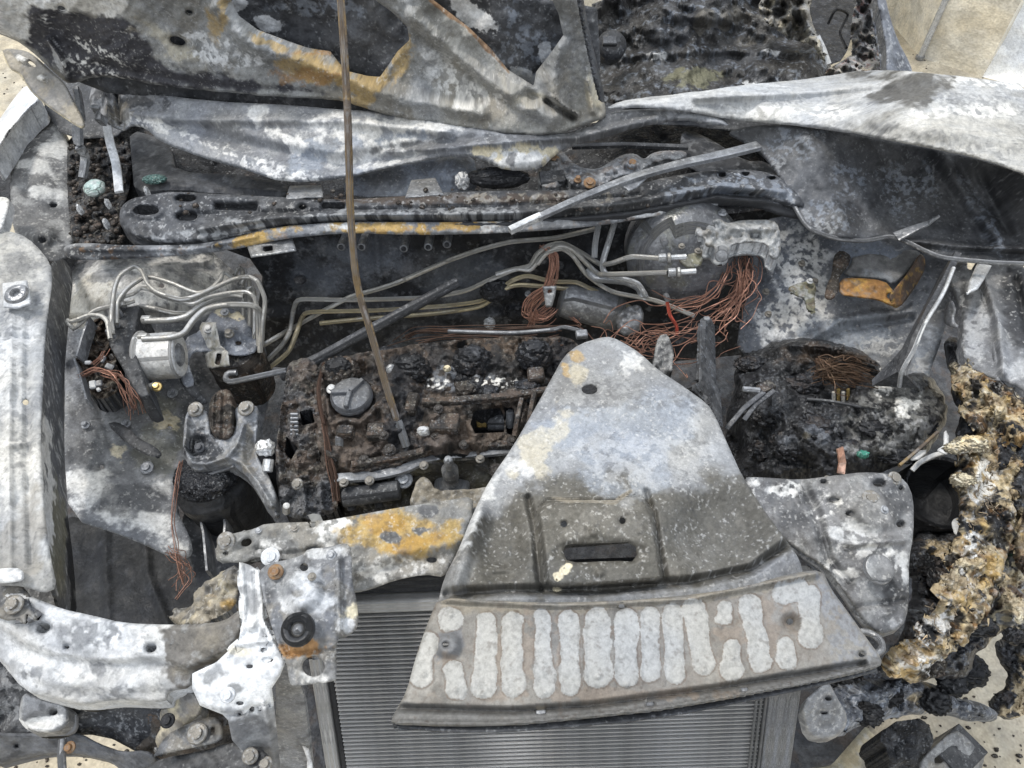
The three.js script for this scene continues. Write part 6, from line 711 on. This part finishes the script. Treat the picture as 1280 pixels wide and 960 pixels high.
// tangle of fibre on the wing
const fibreP = [[.38, .31, .20], cov('cream', .35, .03), cov('ochre', .25, .02), cov('umber', .3, .02), cov('soot', .42, .035, { a: .95, w: .14 }), cov('black', .2, .016, { a: .8 }), cov('ash', .2, .008), cov('orange', .08, .015)];
const charP = [[.028, .029, .033], cov('black', .35, .03), cov('steel', .25, .01, { T: T2 }), cov('grey', .14, .006), cov('brown', .12, .02)];
{ const t = thing('charred_wing_liner', 'black and grey charred plastic heap on the right front corner', 'debris');
  sheet('upper_char', t, [[1178, 420], [1200, 425], [1215, 445], [1260, 470], [1296, 490], [1296, 620], [1250, 640], [1215, 600], [1190, 560], [1200, 520], [1184, 470]], { h: [[1190, 430, .86], [1290, 495, .88], [1290, 610, .84], [1200, 560, .80], [1240, 530, .85]], th: .012, roll: 12, rd: .06, L: 2, rag: 6, n: [[.02, .05], [.008, .024], [.0022, .009]], paint: [...charP, zone([.42, .34, .22], [[1190, 460], [1210, 455], [1235, 480], [1296, 500], [1296, 530], [1250, 540], [1210, 520], [1195, 490]], { r: 9, e: 1, s: .02, sp: [.15, .008] }), blob('cream', [[1250, 505, 34, 12, 15], [1210, 470, 16, 12]], { sp: [.35, .008] }), blob('ash', [[1255, 510, 30, 14], [1240, 570, 20, 6]], { sp: [.5, .008] }), blob('ochre', [[1205, 475, 14, 18]], { sp: [.35, .007] })], bump: 'crust', bs: .004, rough: .8 });
  sheet('lower_char', t, [[1130, 690], [1150, 660], [1200, 650], [1250, 610], [1296, 600], [1296, 800], [1262, 790], [1225, 810], [1216, 845], [1190, 850], [1140, 850], [1085, 848], [1060, 842], [1100, 830], [1125, 790], [1140, 740]], { h: [[1150, 680, .70], [1290, 620, .78], [1290, 790, .70], [1100, 850, .62], [1200, 850, .60], [1200, 720, .72]], th: .012, roll: 14, rd: .08, L: 2.1, rag: 7, n: [[.028, .06], [.009, .026], [.0022, .01]], paint: [...charP, blob('light', [[1260, 700, 26, 40], [1250, 770, 20, 14]], { sp: [.5, .008] }), blob('umber', [[1270, 660, 24, 30], [1265, 740, 18, 20]], { sp: [.45, .01] }), blob('tan', [[1262, 660, 22, 26], [1270, 745, 18, 24], [1240, 790, 20, 12], [1180, 690, 20, 10], [1160, 830, 26, 10]], { sp: [.4, .012] }), blob('cream', [[1275, 700, 14, 20], [1255, 770, 16, 10]], { sp: [.5, .009] }), blob([.05, .16, .11], [[1252, 696, 12, 5]], { s: .01 }), cov('blue', .1, .006)], bump: 'crust', bs: .004, rough: .6 });
  for (let i = 0; i < 10; i++) { const x = 1150 + R() * 130, y = 640 + R() * 200; lump('char_lump', t, P(x, y, .70 + R() * .04), [.014 + R() * .026, .008 + R() * .014, .012 + R() * .02], .35, [M.char, M.soot, M.char, M.crust][i % 4], 9, 1.5); }
  sheet('far_char', t, [[1238, 800], [1262, 795], [1296, 790], [1296, 890], [1260, 900], [1240, 890], [1236, 878], [1262, 850], [1246, 828]], { h: [[1240, 810, .45], [1290, 800, .5], [1270, 890, .40]], th: .012, roll: 9, rd: .05, L: 2, rag: 5, n: [[.02, .04], [.008, .016]], paint: [...charP, blob('tan', [[1280, 850, 16, 40], [1270, 890, 20, 10]], { sp: [.45, .01] }), blob('orange', [[1285, 825, 10, 12]], { sp: [.4, .01] })], bump: 'crust', bs: .004 });
}
{ const t = thing('burnt_insulation', 'tan scorched fibre strip running down over the charred corner', 'insulation');
  const fib = (name, out, h, extra = []) => sheet(name, t, out, { h, th: .012, L: 1.7, rag: 14, roll: 8, rd: .018, n: [[.022, .06], [.007, .022], [.0022, .008]], paint: [...fibreP, ...extra], bump: 'crust', bs: .003, rough: 1 });
  fib('fibre_pad', [[1192, 560], [1222, 538], [1270, 546], [1280, 590], [1264, 640], [1272, 690], [1250, 735], [1228, 785], [1195, 815], [1178, 710], [1194, 640]], [[1225, 545, .87], [1260, 620, .855], [1200, 620, .84], [1245, 720, .80], [1190, 740, .78]], [blob('ash', [[1215, 690, 14, 30], [1230, 600, 14, 20]], { sp: [.35, .007] }), blob('soot', [[1215, 665, 20, 10], [1250, 650, 10, 30], [1205, 740, 10, 20]], { sp: [.45, .008] })]);
  fib('fibre_pad', [[1190, 700], [1236, 690], [1244, 740], [1222, 790], [1180, 830], [1146, 856], [1108, 848], [1098, 822], [1128, 806], [1150, 780], [1168, 748]], [[1215, 710, .81], [1225, 770, .77], [1180, 760, .79], [1150, 820, .75], [1110, 838, .72]], [blob('ash', [[1165, 790, 30, 14, -40], [1150, 830, 34, 12]], { sp: [.3, .007] }), blob('soot', [[1150, 790, 20, 10], [1205, 800, 20, 14]], { sp: [.45, .008] })]);
  fib('fibre_pad', [[1186, 462], [1215, 456], [1250, 482], [1300, 498], [1300, 548], [1262, 560], [1226, 540], [1200, 520]], [[1195, 470, .885], [1290, 505, .905], [1220, 530, .875], [1290, 545, .885]], [blob('soot', [[1215, 505, 16, 10], [1270, 535, 24, 8]], { sp: [.4, .008] })]);
  fib('fibre_pad', [[1268, 640], [1300, 630], [1300, 720], [1280, 740], [1262, 700]], [[1270, 650, .80], [1295, 640, .81], [1285, 730, .77]], [cov('umber', .5, .02), cov('soot', .4, .012)]);
  const gs = []; for (let i = 0; i < 90; i++) { const k = R(), y = mix(545, 840, k), x = k < .5 ? 1228 + (R() - .5) * 40 : mix(1228, 1130, (k - .5) * 2) + (R() - .5) * 40, h = mix(.885, .765, k); gs.push(strandGeo([[x, y, h], [x + (R() - .5) * 10, y + (R() - .5) * 10, h + .003], [x + (R() - .5) * 16, y + (R() - .5) * 16, h]], 1, .002, .0009)); }
  put('loose_fibres', mergeGeometries(gs), M.woolV, t).userData.kind = 'stuff';
  for (const [x, y, a] of [[1213, 555, .02], [1195, 560, .014], [1222, 470, .016], [1250, 515, .02], [1203, 600, .014]]) lump('fibre_tuft', t, P(x, y, .87), [a * 1.4, a * .6, a * .7], .4, M.wool, 8, 2.4); }
{ const t = thing('burnt_duct', 'black round duct opening with pale broken rim inside the right corner', 'duct'); const c = P(1172, 618, .72), d = V(-.1, 1, .35); put('wall', latheGeo([[.058, .02], [.064, .022], [.066, .012], [.064, -.12]], c, d, 30), M.soot, t); put('bore', latheGeo([[0, -.06], [.05, -.06], [.06, -.02], [.06, .018]], c, d, 30), M.rubber, t);
  put('rim_shard', barGeo(smoothPts([[1140, 588, .78], [1150, 578, .79], [1166, 570, .80], [1180, 566, .80]], 10), .008, .006), M.white, t);
  sheet('paint_shard', t, cr(1100, 420, 3.43, [[270, 410], [285, 398], [300, 430], [300, 490], [285, 510], [255, 500], [245, 490], [270, 470]]), { h: .83, L: 1.6, ch: 0, rag: 2, mat: M.white }); sheet('paint_shard', t, cr(1100, 420, 3.43, [[125, 520], [160, 495], [200, 485], [200, 505], [170, 530], [130, 540]]), { h: .82, L: 1.6, ch: 0, rag: 2, mat: M.white }); sheet('paint_shard', t, [[1190, 650], [1200, 645], [1204, 660], [1198, 672], [1190, 664]], { h: .78, L: 1.6, rag: 3, mat: M.white });
  tube('lip_rod', t, [[1124, 582, .82], [1150, 560, .83], [1172, 540, .84]], .003, M.rod); }
{ const t = thing('fallen_melted_arm', 'frosted grey-blue melted plastic arm lying above the floor', 'debris');
  sheet('arm', t, [[1035, 860], [1060, 848], [1100, 842], [1140, 850], [1175, 858], [1210, 875], [1250, 888], [1246, 903], [1200, 900], [1160, 892], [1120, 896], [1090, 905], [1070, 908], [1050, 922], [1028, 912], [1022, 890]], { h: [[1030, 880, .58], [1140, 870, .54], [1245, 895, .46], [1080, 905, .55]], th: .012, L: 1.9, rag: 4, roll: 12, rd: .05, n: [[.014, .05], [.008, .018], [.003, .008]], f: [ridge([[1060, 870], [1140, 866], [1240, 892]], 12, .012), ridge([[1128, 850], [1125, 895]], 3, -.01)], paint: ['steel', cov('blue', .35, .02), cov('soot', .3, .015), cov('pale', .25, .008), cov('dark', .2, .01), blob('tan', [[1143, 872, 14, 16]], { sp: [.35, .008] }), cov('ash', .1, .005)], bump: 'crust', bs: .005 });
  lump('melted_knob', t, P(1205, 838, .52), [.04, .028, .03], .3, M.soot, 12, 2.4); for (const [x, y] of [[1060, 860], [1110, 868], [1170, 878], [1085, 892], [1190, 855]]) lump('melted_lump', t, P(x, y, .55), [.024, .014, .02], .4, M.soot, 9, 2.2); }
single(sheet('charred_block', null, [[1096, 912], [1120, 900], [1155, 895], [1168, 912], [1170, 935], [1150, 950], [1140, 975], [1110, 975], [1108, 940]], { h: [[1100, 910, .22], [1165, 910, .20], [1120, 965, .14]], th: .12, L: 2.4, rag: 6, n: [[.02, .06], [.008, .02]], paint: ['soot', cov('dark', .4, .03), cov('mid', .25, .015), cov('black', .3, .03), cov('light', .05, .008)], bump: 'crust', bs: .006 }), 'black charred block lying on the concrete floor', 'debris');
{ const t = thing('fallen_bracket', 'grey metal bracket with a slot lying on the concrete floor', 'bracket'); sheet('plate', t, cr(900, 820, 3.37, [[840, 450], [870, 410], [960, 330], [1000, 315], [1030, 335], [1075, 380], [1060, 430], [1020, 500], [840, 500]]), { h: [[1150, 955, .16], [1200, 915, .17], [1215, 940, .16]], th: .008, L: 2, roll: 2, ch: 0, hole: [[[1168, 948], [1190, 932], [1196, 933], [1196, 938], [1176, 954], [1168, 954]]], n: [[.003, .03]], paint: ['grey', cov('light', .3, .02), cov('taupe', .3, .03), cov('soot', .15, .012), cov('pale', .08, .006)] }); sheet('side_flange', t, cr(900, 820, 3.37, [[1075, 380], [1105, 375], [1118, 400], [1110, 450], [1095, 500], [1030, 500], [1062, 430]]), { h: [[1220, 935, .15], [1232, 940, .11], [1212, 965, .13]], L: 2, mat: M.alloy }); box('foot', t, P(1180, 950, .08), [.09, .16, .07], [0, .6, 0], M.darksteel); }
single(sheet('foam_residue', null, [[1015, 935], [1030, 925], [1055, 915], [1072, 905], [1090, 912], [1105, 930], [1112, 955], [1120, 975], [1005, 975]], { h: .012, th: .011, L: 2.4, rag: 5, n: [[.004, .05], [.002, .015]], paint: [[.52, .48, .36], cov('cream', .4, .05), cov('tan', .3, .03), cov('taupe', .2, .02), cov('ash', .2, .015)], rough: .6 }), 'pale dried foam residue spilled on the floor beside the radiator', 'residue');

// ---------------------------------------------------------------- small debris on the left cowl end
{ const t = thing('glass_chunk', 'lump of melted greenish glass on the left cowl end', 'glass'); lump('body', t, P(118, 235, .975), [.02, .014, .021], .13, M.glass, 8, 1.3); }
single(lump('glass_crumbs', null, P(193, 224, .965), [.024, .007, .014], .22, mk([[.07, .13, .12], cov('soot', .5, .006), cov([.25, .4, .37], .2, .004)], { rough: .3, bs: .002, size: .08 }), 12, 2.6), 'dark green crumbled glass beside the windscreen rail', 'glass');
{ const t = thing('cowl_strip', 'bent pale metal strip standing at the left cowl end', 'strip'); put('blade', barGeo(smoothPts([[134, 158, 1.03], [138, 180, 1.01], [145, 205, .99], [149, 240, .97]], 12), .016, .006), M.ash, t); }
{ const t = thing('hinge_post', 'bent taupe metal post below the hood hinge', 'post'); put('blade', barGeo(smoothPts([[96, 158, 1.05], [98, 180, 1.02], [106, 196, .99], [103, 222, .96]], 12), [.02, .014], .01), M.steel, t); }
single(put('debris_crumbs', (() => { const gs = []; for (let i = 0; i < 170; i++) { const x = 88 + R() * 66, y = 175 + R() * 130, s = .0025 + R() * .006; gs.push(lumpGeo(P(x, y, .925 + R() * .02), [s, s * .7, s], .4, 1, 1.5)); } for (let i = 0; i < 60; i++) { const x = 200 + R() * 640, y = 236 + R() * 30, s = .0015 + R() * .004; gs.push(lumpGeo(P(x, y, 1.0), [s, s * .6, s], .4, 1, 1.5)); } return mergeGeometries(gs); })(), M.crust), 'burnt crumbs and ash grit scattered over the cowl', 'debris').userData.kind = 'stuff';
single(put('floor_grit', (() => { const gs = []; for (const [x0, x1, y0, y1, n] of [[1040, 1290, 870, 975, 130], [-10, 170, 930, 975, 40], [1120, 1240, 60, 110, 60], [-10, 60, 60, 140, 30]]) for (let i = 0; i < n; i++) { const s = .0015 + R() * R() * .007; gs.push(lumpGeo(P(x0 + R() * (x1 - x0), y0 + R() * (y1 - y0), s * .4), [s, s * .5, s * (.6 + R() * .5)], .5, 1, 1.5)); } return mergeGeometries(gs); })(), M.crust), 'dark burnt grit scattered on the concrete floor', 'debris').userData.kind = 'stuff';
sheet('cowl_end_tray', body, [[84, 160], [155, 165], [168, 200], [160, 245], [150, 265], [152, 300], [90, 312], [84, 240]], { h: [[90, 170, .93], [150, 175, .93], [90, 300, .93], [150, 290, .94]], L: 2.4, n: [[.012, .03], [.006, .01]], paint: ['soot', cov('dark', .4, .015), cov('taupe', .15, .008), cov('light', .1, .005), cov('brown', .15, .012)], bump: 'crust', bs: .005 });
for (const [x, y] of [[135, 255], [133, 280], [184, 240], [100, 262]]) lump('ash_peg', body, P(x, y, .965), [.005, .012, .006], .25, M.ash, 4);
finish();
renderer.render(scene, camera);
